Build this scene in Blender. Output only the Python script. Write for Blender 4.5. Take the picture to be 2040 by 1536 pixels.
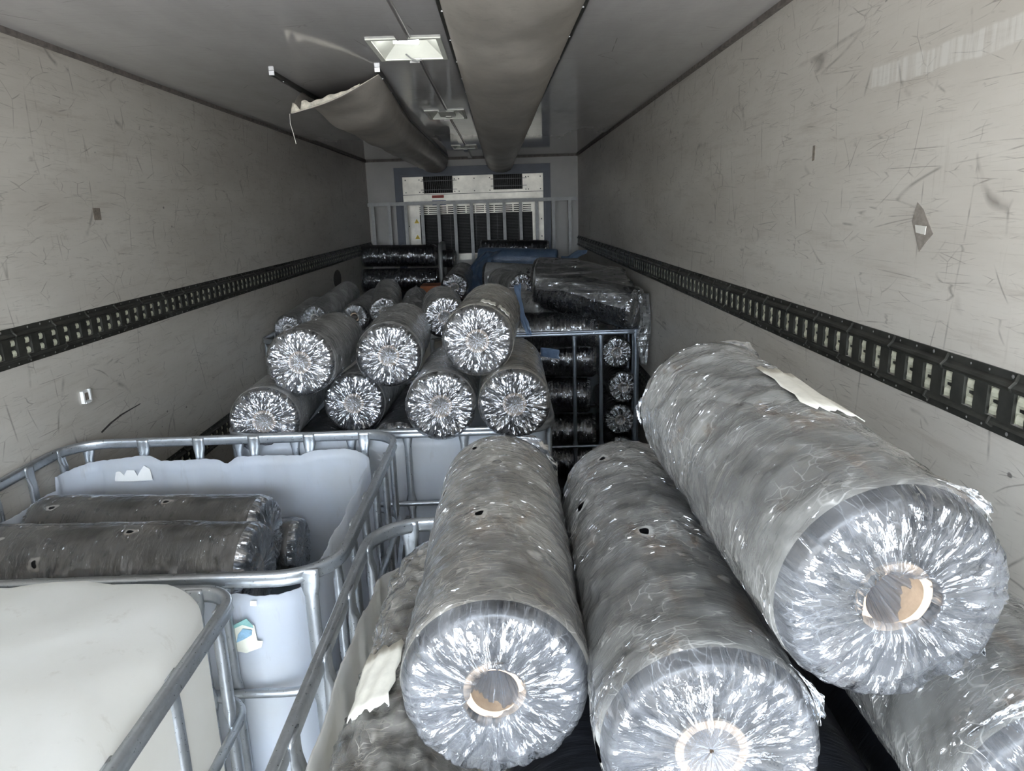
import bpy, math, random
import numpy as np
from mathutils import Vector, Matrix

S = bpy.context.scene
C = S.collection
for o in list(bpy.data.objects): bpy.data.objects.remove(o)

# ------------------------------------------------------------------ camera
F_PX = 1429.1
cam_d = bpy.data.cameras.new('camera'); cam = bpy.data.objects.new('camera', cam_d); C.objects.link(cam)
cam_d.sensor_fit = 'HORIZONTAL'; cam_d.sensor_width = 36.0; cam_d.lens = F_PX / 2040 * 36.0
cam_d.clip_start = 0.02; cam_d.clip_end = 100
Rr = Vector((0.99939754, -0.01494768, -0.03132284)); Ru = Vector((0.03396976, 0.23629774, 0.97108673)); Rf = Vector((0.00711398, 0.97156572, -0.23666315))
M = Matrix((Rr, Ru, -Rf)).transposed().to_4x4(); M.translation = Vector((0, 0, 1.91))
cam.matrix_world = M
S.camera = cam
# ------------------------------------------------------------------ sky
w = bpy.data.worlds.new('overcast_sky'); S.world = w; w.use_nodes = True
nt = w.node_tree; nt.nodes.clear()
tc = nt.nodes.new('ShaderNodeTexCoord'); sep = nt.nodes.new('ShaderNodeSeparateXYZ'); rp = nt.nodes.new('ShaderNodeValToRGB')
bg = nt.nodes.new('ShaderNodeBackground'); ou = nt.nodes.new('ShaderNodeOutputWorld')
nt.links.new(tc.outputs['Generated'], sep.inputs[0]); mp = nt.nodes.new('ShaderNodeMapRange'); mp.inputs[1].default_value = -1.0; nt.links.new(sep.outputs['Z'], mp.inputs[0]); nt.links.new(mp.outputs[0], rp.inputs[0])
e = rp.color_ramp.elements
e[0].position = 0.48; e[0].color = (0.34, 0.35, 0.36, 1); e[1].position = 0.60; e[1].color = (0.76, 0.87, 1.0, 1)
e2 = e.new(0.52); e2.color = (0.62, 0.68, 0.74, 1)
nt.links.new(rp.outputs[0], bg.inputs[0]); bg.inputs[1].default_value = 26.0
nt.links.new(bg.outputs[0], ou.inputs[0])
# ------------------------------------------------------------------ exposure
V = S.view_settings; V.view_transform = 'Standard'; V.look = 'None'; V.exposure = 0.22; V.gamma = 1.0; V.use_curve_mapping = False

# ------------------------------------------------------------------ helpers
def link(o, parent=None):
    C.objects.link(o)
    if parent is not None: o.parent = parent
    return o
def mesh_obj(name, v, f, mat, parent=None, smooth=True, mats=None, fm=None):
    me = bpy.data.meshes.new(name); me.from_pydata([tuple(p) for p in v], [], f); me.update()
    for m_ in (mats or [mat]): me.materials.append(m_)
    if smooth: me.polygons.foreach_set('use_smooth', [True] * len(me.polygons))
    if fm is not None: me.polygons.foreach_set('material_index', fm)
    return link(bpy.data.objects.new(name, me), parent)
def tag(o, label=None, cat=None, group=None, kind=None):
    if label: o['label'] = label
    if cat: o['category'] = cat
    if group: o['group'] = group
    if kind: o['kind'] = kind
    return o
def empty(name, loc=(0, 0, 0), label=None, cat=None, group=None):
    o = bpy.data.objects.new(name, None); o.location = loc; o.empty_display_size = .05; link(o)
    return tag(o, label, cat, group)
class MB:
    def __init__(s): s.v = []; s.f = []; s.m = []
    def add(s, v, f, m=0):
        b = len(s.v); s.v += [tuple(p) for p in v]; s.f += [tuple(i + b for i in q) for q in f]; s.m += [m] * len(f); return s
    def box(s, x0, x1, y0, y1, z0, z1, m=0):
        v = [(x, y, z) for x in (x0, x1) for y in (y0, y1) for z in (z0, z1)]
        return s.add(v, [(0, 1, 3, 2), (4, 6, 7, 5), (0, 4, 5, 1), (2, 3, 7, 6), (0, 2, 6, 4), (1, 5, 7, 3)], m)
    def quad(s, a, b, c, d, m=0): return s.add([a, b, c, d], [(0, 1, 2, 3)], m)
    def build(s, name, mats, parent=None, smooth=False):
        if not isinstance(mats, list): mats = [mats]
        return mesh_obj(name, s.v, s.f, None, parent, smooth, mats, s.m)
def sweep(mb, pts, prof, closed=False, up=Vector((0, 0, 1)), scales=None, m=0, caps=True):
    """prof: list of (a,b): a sideways, b along up"""
    pts = [Vector(p) for p in pts]; n = len(pts); k = len(prof); v = []
    for i, p in enumerate(pts):
        if closed: t = pts[(i + 1) % n] - pts[i - 1]
        else: t = pts[min(i + 1, n - 1)] - pts[max(i - 1, 0)]
        t.normalize(); sd = t.cross(up); sd.normalize(); u = sd.cross(t)
        sa, sb = scales[i] if scales else (1, 1)
        for a, b in prof: v.append(p + sd * a * sa + u * b * sb)
    f = []
    for i in range(n if closed else n - 1):
        j = (i + 1) % n
        for q in range(k): f.append((i * k + q, i * k + (q + 1) % k, j * k + (q + 1) % k, j * k + q))
    if not closed and caps: f.append(tuple(range(k))[::-1]); f.append(tuple((n - 1) * k + q for q in range(k)))
    mb.add(v, f, m)
def circ(r, n=10, sx=1, sy=1): return [(r * sx * math.cos(2 * math.pi * i / n), r * sy * math.sin(2 * math.pi * i / n)) for i in range(n)]
def rrect(x0, x1, y0, y1, r, n=8):
    out = []
    for cx, cy, a0 in ((x1 - r, y0 + r, -90), (x1 - r, y1 - r, 0), (x0 + r, y1 - r, 90), (x0 + r, y0 + r, 180)):
        for i in range(n + 1):
            a = math.radians(a0 + 90 * i / n); out.append((cx + r * math.cos(a), cy + r * math.sin(a)))
    return out
def resample(path, step):
    out = []; n = len(path)
    for i in range(n):
        a = path[i]; b = path[(i + 1) % n]; d = math.dist(a, b); k = max(1, int(round(d / step)))
        for q in range(k): out.append((a[0] + (b[0] - a[0]) * q / k, a[1] + (b[1] - a[1]) * q / k))
    return out
def ringnoise(rng, th, s, ks, amp, kk=2.0):
    """periodic in th, smooth in s"""
    o = 0
    for k in ks: o = o + np.sin(k * th + rng.uniform(0, 6.28) + kk * rng.uniform(-1, 1) * s * k ** .5) * rng.uniform(.5, 1)
    return o * amp / len(ks) ** .5
# ------------------------------------------------------------------ node helper
class NT:
    def __init__(s, name):
        s.m = bpy.data.materials.new(name); s.m.use_nodes = True; s.t = s.m.node_tree; s.t.nodes.clear()
        s.out = s.t.nodes.new('ShaderNodeOutputMaterial')
    def n(s, typ, ins=None, **kw):
        nd = s.t.nodes.new('ShaderNode' + typ)
        for k, v in kw.items(): setattr(nd, k, v)
        for k, v in (ins or {}).items():
            if hasattr(v, 'is_linked') or isinstance(v, bpy.types.NodeSocket): s.t.links.new(v, nd.inputs[k])
            else:
                try: nd.inputs[k].default_value = v
                except Exception: nd.inputs[k].default_value = (*v, 1)
        return nd
    def coord(s, scale=(1, 1, 1), kind='Object', rot=(0, 0, 0), loc=(0, 0, 0)):
        return s.n('Mapping', {'Vector': s.n('TexCoord').outputs[kind], 'Scale': scale, 'Rotation': rot, 'Location': loc}).outputs[0]
    def noise(s, vec, scale, detail=4, rough=.55, dist=0): return s.n('TexNoise', {'Vector': vec, 'Scale': scale, 'Detail': detail, 'Roughness': rough, 'Distortion': dist}).outputs[0]
    def math(s, op, a, b=0.0, c=None, clamp=False):
        i = {0: a, 1: b}
        if c is not None: i[2] = c
        return s.n('Math', i, operation=op, use_clamp=clamp).outputs[0]
    def mr(s, v, a, b, c=0.0, d=1.0): return s.n('MapRange', {0: v, 1: a, 2: b, 3: c, 4: d}, clamp=True).outputs[0]
    def mix(s, f, a, b, mode='MIX'):
        nd = s.t.nodes.new('ShaderNodeMix'); nd.data_type = 'RGBA'; nd.blend_type = mode
        for idx, v in ((0, f), (6, a), (7, b)):
            if isinstance(v, bpy.types.NodeSocket): s.t.links.new(v, nd.inputs[idx])
            else: nd.inputs[idx].default_value = v if idx == 0 or len(v) == 4 else (*v, 1)
        return nd.outputs[2]
    def bump(s, h, st, dist=.01, normal=None):
        i = {'Height': h, 'Strength': st, 'Distance': dist}
        if normal: i['Normal'] = normal
        return s.n('Bump', i).outputs[0]
    def princ(s, col, rough=.5, metal=0.0, normal=None, **kw):
        i = {'Base Color': col, 'Roughness': rough, 'Metallic': metal}
        if normal: i['Normal'] = normal
        i.update(kw); return s.n('BsdfPrincipled', i).outputs[0]
    def done(s, sh): s.t.links.new(sh, s.out.inputs[0]); return s.m

def simple(name, col, rough=.5, metal=0.0, var=.15, scale=20, bump=0, **kw):
    N = NT(name); c = N.coord()
    n1 = N.noise(c, scale, 5, .6)
    dark = tuple(x * (1 - var) for x in col); lite = tuple(min(1, x * (1 + var)) for x in col)
    b = N.bump(n1, bump, .004) if bump else None
    return N.done(N.princ(N.mix(N.mr(n1, .3, .7), dark, lite), rough, metal, b, **kw))

def wall_mat():
    N = NT('grp_wall'); co = N.coord()
    st = N.coord((.55, .55, 2.2)); big = N.noise(st, 1.3, 6, .65)
    base = N.mix(N.mr(big, .36, .66), (.52, .485, .43), (.64, .605, .545))
    grime = N.noise(N.coord((.5, .5, 5)), 5, 6, .7)
    base = N.mix(N.math('MULTIPLY', N.mr(grime, .55, .72), .45), base, (.33, .285, .235))
    fine = N.noise(N.coord((1.2, 1.2, 40)), 5, 5, .75)
    base = N.mix(N.math('MULTIPLY', N.mr(fine, .58, .72), .35), base, (.25, .21, .17))
    fv = N.noise(N.coord((9, 9, .8)), 6, 4, .7)
    base = N.mix(N.math('MULTIPLY', N.mr(fv, .6, .75), .22), base, (.26, .22, .18))
    for sc, th, rot, msk in (((1, 1, .25), .016, 0.04, 1.9), ((1, .25, 2), .014, .03, 1.3), ((1, 1, 1), .010, 0.15, 1.6), ((1, 1, 2.6), .012, -.35, 2.4), ((1, 1, 5), .014, .5, 3.3), ((1, .6, 9), .018, .04, 2.1)):
        vv = N.coord(sc, rot=(rot, 0, 0))
        nz = N.n('TexNoise', {'Vector': vv, 'Scale': 3.0}).outputs[1]
        vv2 = N.n('VectorMath', {0: vv, 1: N.n('VectorMath', {0: nz, 'Scale': .10}, operation='SCALE').outputs[0]}, operation='ADD').outputs[0]
        ed = N.n('TexVoronoi', {'Vector': vv2, 'Scale': 4.5}, feature='DISTANCE_TO_EDGE').outputs['Distance']
        mk = N.noise(co, msk * 4, 3, .6)
        fac = N.math('MULTIPLY', N.mr(ed, 0, th, 1, 0), N.mr(mk, .52, .64, 0, .62))
        base = N.mix(fac, base, (.12, .10, .085))
    vo = N.n('TexVoronoi', {'Vector': N.coord((1, 1, 1.6)), 'Scale': 7.0, 'Randomness': 1.0})
    sp = N.math('MULTIPLY', N.mr(N.math('ADD', vo.outputs['Distance'], N.math('MULTIPLY', N.noise(co, 70, 3), .12)), .10, .12, 1, 0), N.mr(N.noise(co, 2.2, 2), .5, .56))
    base = N.mix(N.math('MULTIPLY', sp, .75), base, (.06, .05, .045))
    sp = N.n('SeparateXYZ', {0: co}); yy, zz, xx = sp.outputs[1], sp.outputs[2], sp.outputs[0]
    zl = N.math('ADD', zz, N.math('MULTIPLY', N.math('SUBTRACT', N.noise(N.coord((1, 3, 3)), 3, 3), .5), .03))
    band = N.math('MULTIPLY', N.math('MULTIPLY', N.mr(zl, 2.165, 2.17), N.mr(zl, 2.212, 2.217, 1, 0)), N.math('MULTIPLY', N.mr(yy, 1.86, 1.865, 1, 0), N.mr(xx, .5, .6)))
    band = N.math('MULTIPLY', band, N.mr(N.noise(N.coord((1, 22, 1.5)), 3, 3), .38, .55, .15, .5))
    base = N.mix(band, base, (.76, .745, .70))
    bmp = N.bump(N.noise(N.coord((1, 1, 3)), 14, 4), .06, .01)
    return N.done(N.princ(base, N.mr(big, .3, .7, .42, .30), 0, bmp))
def ceil_mat():
    N = NT('grp_ceiling'); co = N.coord((1.6, .5, 1)); a = N.noise(co, 2.5, 6, .65)
    base = N.mix(N.mr(a, .35, .7), (.45, .43, .42), (.54, .52, .505))
    fine = N.noise(N.coord((2, 30, 1)), 4, 5, .7)
    base = N.mix(N.math('MULTIPLY', N.mr(fine, .55, .75), .3), base, (.19, .175, .165))
    ed = N.n('TexVoronoi', {'Vector': N.coord((1, 1, 1), rot=(0, 0, .7)), 'Scale': 3.2}, feature='DISTANCE_TO_EDGE').outputs['Distance']
    base = N.mix(N.math('MULTIPLY', N.mr(ed, 0, .006, 1, 0), N.mr(N.noise(N.coord(), 5, 2), .58, .66, 0, .6)), base, (.08, .07, .07))
    return N.done(N.princ(base, .07, 0, N.bump(N.noise(N.coord((1, 1, 1)), 1.6, 2), .02, .02)))
def steel_mat(name='galvanised_steel', col=(.50, .53, .56), rough=.27, metal=.85):
    N = NT(name); co = N.coord(); a = N.noise(co, 30, 5, .65); b = N.noise(co, 160, 2)
    base = N.mix(N.mr(a, .3, .7), tuple(x * .80 for x in col), col)
    base = N.mix(N.math('MULTIPLY', N.mr(N.noise(co, 9, 4), .6, .75), .35), base, (.20, .18, .16))
    return N.done(N.princ(base, N.mr(b, .3, .7, rough, rough + .16), metal, N.bump(a, .04, .002)))
def hdpe_mat(name, col=(.86, .90, .96), warm=(.76, .74, .68)):  # default colour tinted bluish to carry reflected daylight
    N = NT(name); co = N.coord(); a = N.noise(co, 3.0, 5, .6)
    base = N.mix(N.mr(a, .45, .75, 0, .45), col, warm)
    base = N.mix(N.math('MULTIPLY', N.mr(N.noise(N.coord((3, 3, .6)), 9, 5, .7), .6, .78), .3), base, (.45, .40, .33))
    g = N.princ(base, .38, 0, N.bump(N.noise(co, 6, 3), .12, .02))
    t = N.n('BsdfTranslucent', {'Color': base}).outputs[0]
    return N.done(N.n('MixShader', {0: .62, 1: g, 2: t}).outputs[0])
def black_mat(name='black_polythene', rough=.3, col=(.012, .013, .016)):
    N = NT(name); co = N.coord((1, 1, 5)); a = N.noise(co, 12, 4, .6)
    base = N.mix(N.mr(a, .35, .7), tuple(x * .6 for x in col), tuple(x * 1.7 for x in col))
    return N.done(N.princ(base, rough, 0, N.bump(N.noise(N.coord((2, 2, 14), kind='Object'), 7, 5, .6), .25, .006)))
def wrap_mat(name, dust=.25, gloss=.2, tint=(.50, .50, .49), dirt=0.0, tilt=.5, dustvar=.25, rough=.10, holes=False, radial=False, rs=1.0, glint_lines=0.0):
    """clear polythene film: see-through, dusty where handled, mirror-like on its creases"""
    N = NT(name); co = N.coord(); sp = N.n('SeparateXYZ', {0: co}); z = sp.outputs[2]
    th = N.math('ARCTAN2', sp.outputs[1], sp.outputs[0])
    nz = N.n('TexNoise', {'Vector': co, 'Scale': 9.0, 'Detail': 3.0}).outputs[1]
    nzc = N.n('VectorMath', {0: nz, 1: (.5, .5, .5)}, operation='SUBTRACT').outputs[0]
    def warp(vec, k): return N.n('VectorMath', {0: vec, 1: N.n('VectorMath', {0: nzc, 'Scale': k}, operation='SCALE').outputs[0]}, operation='ADD').outputs[0]
    def facets(vec, scale, k):
        c = N.n('TexVoronoi', {'Vector': vec, 'Scale': scale, 'Randomness': 1.0}).outputs['Color']
        c = N.n('VectorMath', {0: c, 1: (.5, .5, .5)}, operation='SUBTRACT').outputs[0]
        return N.n('VectorMath', {0: c, 'Scale': k}, operation='SCALE').outputs[0]
    cv = N.n('CombineXYZ', {0: N.math('MULTIPLY', N.math('COSINE', th), .13), 1: N.math('MULTIPLY', N.math('SINE', th), .13), 2: z}).outputs[0]
    rot = N.n('Mapping', {'Vector': cv, 'Scale': (1, 1, 4.5), 'Rotation': (.22, .15, 0)}).outputs[0]
    if radial:
        rho = N.n('VectorMath', {0: N.n('CombineXYZ', {0: sp.outputs[0], 1: sp.outputs[1], 2: 0.0}).outputs[0]}, operation='LENGTH').outputs[1]
        rv = N.n('CombineXYZ', {0: N.math('COSINE', th), 1: N.math('SINE', th), 2: N.math('MULTIPLY', rho, 3.6)}).outputs[0]
        rv = warp(rv, .12)
        f1 = facets(rv, 8.0 * rs, tilt * .75); f2 = facets(rv, 22.0 * rs, tilt); sm = N.noise(rv, 14, 3, .6)
        # fine pleats fade out where the film lies looser
        h = N.math('MULTIPLY', sm, 1.0)
        nrm0 = N.bump(h, .5, .006)
    else:
        wv = warp(rot, .05)
        f1 = facets(wv, 15.0, tilt * .75)
        gm = N.math('MULTIPLY', N.mr(N.noise(co, 30, 3, .6), .52, .58), N.mr(N.noise(co, 6, 2), .42, .52))
        f2 = N.n('VectorMath', {0: facets(warp(rot, .05), 95.0, 2.8), 'Scale': gm}, operation='SCALE').outputs[0]
        sm = N.noise(warp(rot, .08), 12, 4, .6)
        nrm0 = N.bump(sm, .5, .010)
    nrm = N.n('VectorMath', {0: N.n('VectorMath', {0: nrm0, 1: f1}, operation='ADD').outputs[0], 1: f2}, operation='ADD').outputs[0]
    nrm = N.n('VectorMath', {0: nrm}, operation='NORMALIZE').outputs[0]
    # dust layer, joined further down by painted crease glints
    d1 = N.noise(co, 6, 5, .62); d2 = N.noise(warp(rot, .08), 6, 6, .66)
    seam = N.math('SINE', N.math('ADD', N.math('MULTIPLY', th, 1.0), N.math('ADD', N.math('MULTIPLY', z, 5.5), N.math('MULTIPLY', N.noise(co, 3, 2), 1.2))))
    lap = N.mr(seam, .55, .575, 0, 1)
    df = N.math('ADD', N.math('MULTIPLY', N.mr(d1, .36, .60), dustvar * 1.3), dust)
    df = N.math('ADD', df, N.math('MULTIPLY', N.mr(d2, .42, .66), dustvar * .75))
    df = N.math('ADD', df, N.math('MULTIPLY', lap, dust * .5), clamp=True)
    if glint_lines > 0:  # thin bright wrinkle lines: glints painted in as whiter film
        lv = warp(rv, .10) if radial else warp(rot, .10)
        e1 = N.n('TexVoronoi', {'Vector': lv, 'Scale': 11.0 if radial else 17.0, 'Randomness': 1.0}, feature='DISTANCE_TO_EDGE').outputs['Distance']
        e2_ = N.n('TexVoronoi', {'Vector': warp(co, .10), 'Scale': 34.0, 'Randomness': 1.0}, feature='DISTANCE_TO_EDGE').outputs['Distance']
        l1 = N.math('MULTIPLY', N.mr(e1, .0, .05, 1, 0), N.mr(N.noise(co, 13, 3), .47, .60))
        l2 = N.math('MULTIPLY', N.mr(e2_, .0, .045, 1, 0), N.mr(N.noise(co, 9, 3), .50, .62))
        df = N.math('ADD', df, N.math('MULTIPLY', N.math('ADD', l1, l2), glint_lines), clamp=True)
    lw = N.n('LayerWeight', {0: .35}).outputs['Facing']
    df = N.math('ADD', df, N.math('MULTIPLY', N.math('POWER', lw, 2.0), dust * .7), clamp=True)
    if radial:
        # gathered, many-layered film is milkier round the core
        df = N.math('ADD', df, N.math('MULTIPLY', N.mr(N.math('ADD', rho, N.math('MULTIPLY', sm, .03)), .03, .065, 1, 0), min(.5, dust * 1.6 + .18)), clamp=True)
        df = N.math('ADD', df, N.math('MULTIPLY', N.mr(N.noise(rv, 6, 4, .65), .54, .66), dustvar), clamp=True)
    col = tint
    if dirt > 0:
        c1 = N.noise(N.coord((1, 1, .5)), 11, 6, .72)
        col = N.mix(N.mr(c1, .56, .68, 0, dirt), tint, (.30, .17, .075))
    hole = None
    if holes:
        vd = N.n('TexVoronoi', {'Vector': warp(co, .12), 'Scale': 12.0, 'Randomness': 1.0}).outputs['Distance']
        mk = N.mr(N.noise(co, 4.5, 2), .50, .55)
        rim = N.math('MULTIPLY', N.mr(vd, .18, .26, 1, 0), mk)
        hole = N.math('MULTIPLY', N.mr(vd, .12, .135, 1, 0), mk)
        df = N.math('ADD', df, N.math('MULTIPLY', rim, .6), clamp=True)
    dif = N.n('BsdfDiffuse', {'Color': col}).outputs[0]
    trl = N.n('BsdfTranslucent', {'Color': col}).outputs[0]
    body = N.n('MixShader', {0: .25, 1: dif, 2: trl}).outputs[0]
    tr = N.n('BsdfTransparent', {'Color': (.97, .975, .98, 1)}).outputs[0]
    a = N.n('MixShader', {0: df, 1: tr, 2: body}).outputs[0]
    gl = N.n('BsdfGlossy', {'Color': (.95, .97, 1, 1), 'Roughness': rough, 'Normal': nrm}).outputs[0]
    fr = N.n('Fresnel', {0: 1.5, 1: nrm if radial else nrm0}).outputs[0]
    gf = N.math('ADD', N.math('MULTIPLY', fr, 1.1), gloss, clamp=True)
    sh = N.n('MixShader', {0: gf, 1: a, 2: gl}).outputs[0]
    if hole is not None: sh = N.n('MixShader', {0: hole, 1: sh, 2: tr}).outputs[0]
    return N.done(sh)

M_wall = wall_mat(); M_ceil = ceil_mat(); M_steel = steel_mat()
M_steel_dull = steel_mat('weathered_steel', (.40, .40, .39), .5, .6)
M_steel_dark = steel_mat('dark_cage_steel', (.33, .37, .42), .33, .85)
M_hdpe = hdpe_mat('milky_daylit_plastic'); M_hdpe_w = hdpe_mat('cream_tank_plastic', (.80, .79, .76), (.70, .67, .60))
M_black = black_mat(); M_black_s = black_mat('glossy_black_polythene', .16)
M_core = simple('cardboard_core', (.52, .40, .27), .8, scale=60, bump=.2)
M_coreface = simple('cardboard_core_pale', (.46, .34, .24), .8, scale=60, bump=.2)
M_paper = simple('label_paper', (.74, .72, .64), .6, var=.12, scale=35)
M_white = simple('white_label', (.80, .80, .78), .5, var=.04)
M_track = simple('black_painted_steel', (.045, .045, .039), .34, .25, var=.45, scale=18, bump=.1)
M_cream = simple('slot_backing', (.60, .60, .47), .5, var=.15, scale=40)
M_screw = simple('zinc_screw', (.5, .5, .5), .35, .8)
M_trim = simple('seam_sealant', (.16, .14, .125), .7, var=.4, scale=30)
M_floor = simple('trailer_floor', (.07, .065, .06), .7, var=.4, scale=8, bump=.2)
M_duct = None
def duct_mat():
    N = NT('air_duct_fabric'); co = N.coord(); a = N.noise(N.coord((1, .6, 1)), 3.5, 6, .62)
    base = N.mix(N.mr(a, .35, .68), (.36, .33, .29), (.56, .515, .455))
    base = N.mix(N.math('MULTIPLY', N.mr(N.noise(co, 16, 6, .75), .55, .72), .35), base, (.14, .12, .10))
    return N.done(N.princ(base, .36, 0, N.bump(N.noise(N.coord((1, 1, 1)), 5, 4), .2, .02)))
M_duct = duct_mat()
M_blue = None
def blue_mat():
    N = NT('blue_polythene'); co = N.coord(); a = N.noise(co, 9, 5, .6)
    base = N.mix(N.mr(a, .3, .7), (.075, .115, .19), (.14, .20, .30))
    return N.done(N.princ(base, .3, 0, N.bump(N.noise(co, 22, 5, .65, 1.0), .5, .012)))
M_blue = blue_mat()
M_frame = simple('slate_blue_paint', (.040, .052, .078), .45, var=.2, scale=6)
M_alu = simple('aluminium_panel', (.56, .53, .46), .4, .3, var=.25, scale=5)
M_panel = simple('white_end_panel', (.40, .385, .36), .45, var=.1, scale=3)
M_hole = simple('opening_shade', (.004, .004, .004), .9)  # near-black plates: the shade inside openings and slots, painted as colour
M_wire = simple('black_wire', (.04, .04, .04), .4, .5)
M_txt = simple('label_ink', (.06, .06, .07), .6); M_red = simple('red_print', (.45, .08, .06), .6); M_inkblue = simple('blue_print', (.05, .08, .22), .6)
M_yellow = simple('warning_yellow', (.60, .42, .03), .5)
M_orange = simple('orange_plastic', (.42, .12, .03), .5, var=.2, scale=10)
M_greybox = simple('grey_board', (.17, .165, .155), .6, var=.15, scale=10)
M_wood = simple('weathered_board', (.10, .115, .135), .75, var=.4, scale=14, bump=.4)
M_splint = simple('bare_wood', (.55, .45, .33), .8, var=.2)
M_lampw = simple('lamp_housing', (.74, .74, .66), .35, var=.06, scale=12)
M_pallet = simple('black_pallet', (.035, .037, .04), .55)
N = NT('lamp_glow'); M_glow = N.done(N.n('Emission', {'Color': (.93, .97, 1, 1), 'Strength': 35.0}).outputs[0])

# film variants
W_near = wrap_mat('dusty_clear_film', .27, .07, (.50, .48, .44), .40, .6, .20, .12, holes=True, glint_lines=.35)
W_near2 = wrap_mat('muddy_clear_film', .17, .075, (.47, .47, .455), .70, .6, .19, .11, holes=True, glint_lines=.35)
W_near3 = wrap_mat('greyed_clear_film', .26, .08, (.48, .48, .465), .65, .6, .19, .11, glint_lines=.35)
W_dark = wrap_mat('crumpled_dirty_film', .12, .09, (.46, .44, .40), .5, .9, .30, .11, holes=True, glint_lines=.4)
W_end = wrap_mat('pleated_clear_film', .015, .05, (.46, .48, .52), .15, .75, .13, .10, radial=True, rs=.75, glint_lines=.22)
W_mid = wrap_mat('dull_clear_film', .32, .055, (.56, .555, .54), .1, .5, .18, .14, glint_lines=.25)
W_brown = wrap_mat('brownish_clear_film', .40, .06, (.60, .565, .50), .4, .5, .2, .13, glint_lines=.25)
W_midend = wrap_mat('silvery_pleated_film', .02, .24, (.5, .5, .52), .0, .8, .05, .08, radial=True)
W_far = wrap_mat('thin_clear_film', .02, .07, (.30, .30, .31), 0, .55, .05, .10)
W_farend = wrap_mat('far_pleated_film', .04, .32, (.45, .45, .46), 0, .8, .06, .10, radial=True)

# ------------------------------------------------------------------ setting
XL, XR, ZC, YF, YB = -1.551, 0.909, 2.52, 8.697, -1.9
def struct(name, mb, mats, smooth=False): o = mb.build(name, mats, None, smooth); o['kind'] = 'structure'; return o
struct('floor', MB().box(XL - .06, XR + .06, YB, YF + .1, -.08, 0), M_floor)
struct('wall_left', MB().box(XL - .06, XL, YB, YF + .1, 0, ZC), M_wall)
struct('wall_right', MB().box(XR, XR + .06, YB, YF + .1, 0, ZC), M_wall)
struct('wall_front', MB().box(XL, XR, YF, YF + .06, 0, ZC), M_panel)
lamps = [(-.445, -.212, 2.79, 3.13), (-.430, -.222, 4.66, 5.05), (-.428, -.228, 7.07, 7.42)]
mb = MB(); xs = sorted({XL - .06, XR + .06, *[a for l in lamps for a in l[:2]]}); ys = sorted({YB, YF + .1, *[a for l in lamps for a in l[2:]]})
for i in range(len(xs) - 1):
    for j in range(len(ys) - 1):
        cx, cy = (xs[i] + xs[i + 1]) / 2, (ys[j] + ys[j + 1]) / 2
        if any(l[0] < cx < l[1] and l[2] < cy < l[3] for l in lamps): continue
        mb.box(xs[i], xs[i + 1], ys[j], ys[j + 1], ZC, ZC + .08)
mb.box(XL - .06, XR + .06, YB, YF + .1, ZC + .08, ZC + .10)
struct('ceiling', mb, M_ceil)
# corner trims
def trim(n, pts):
    m = MB(); sweep(m, pts, [(-.012, -.012), (.012, -.012), (.012, .012), (-.012, .012)]); struct('trim_%d' % n, m, M_trim)
trim(1, [(XL + .004, YB, ZC - .004), (XL + .004, YF, ZC - .004)])
trim(2, [(XR - .004, YB, ZC - .004), (XR - .004, YF, ZC - .004)])
trim(3, [(XL, YF - .003, ZC - .004), (XR, YF - .003, ZC - .004)])
trim(4, [(XL + .003, YF - .003, 0), (XL + .003, YF - .003, ZC)]) if False else None

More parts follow.
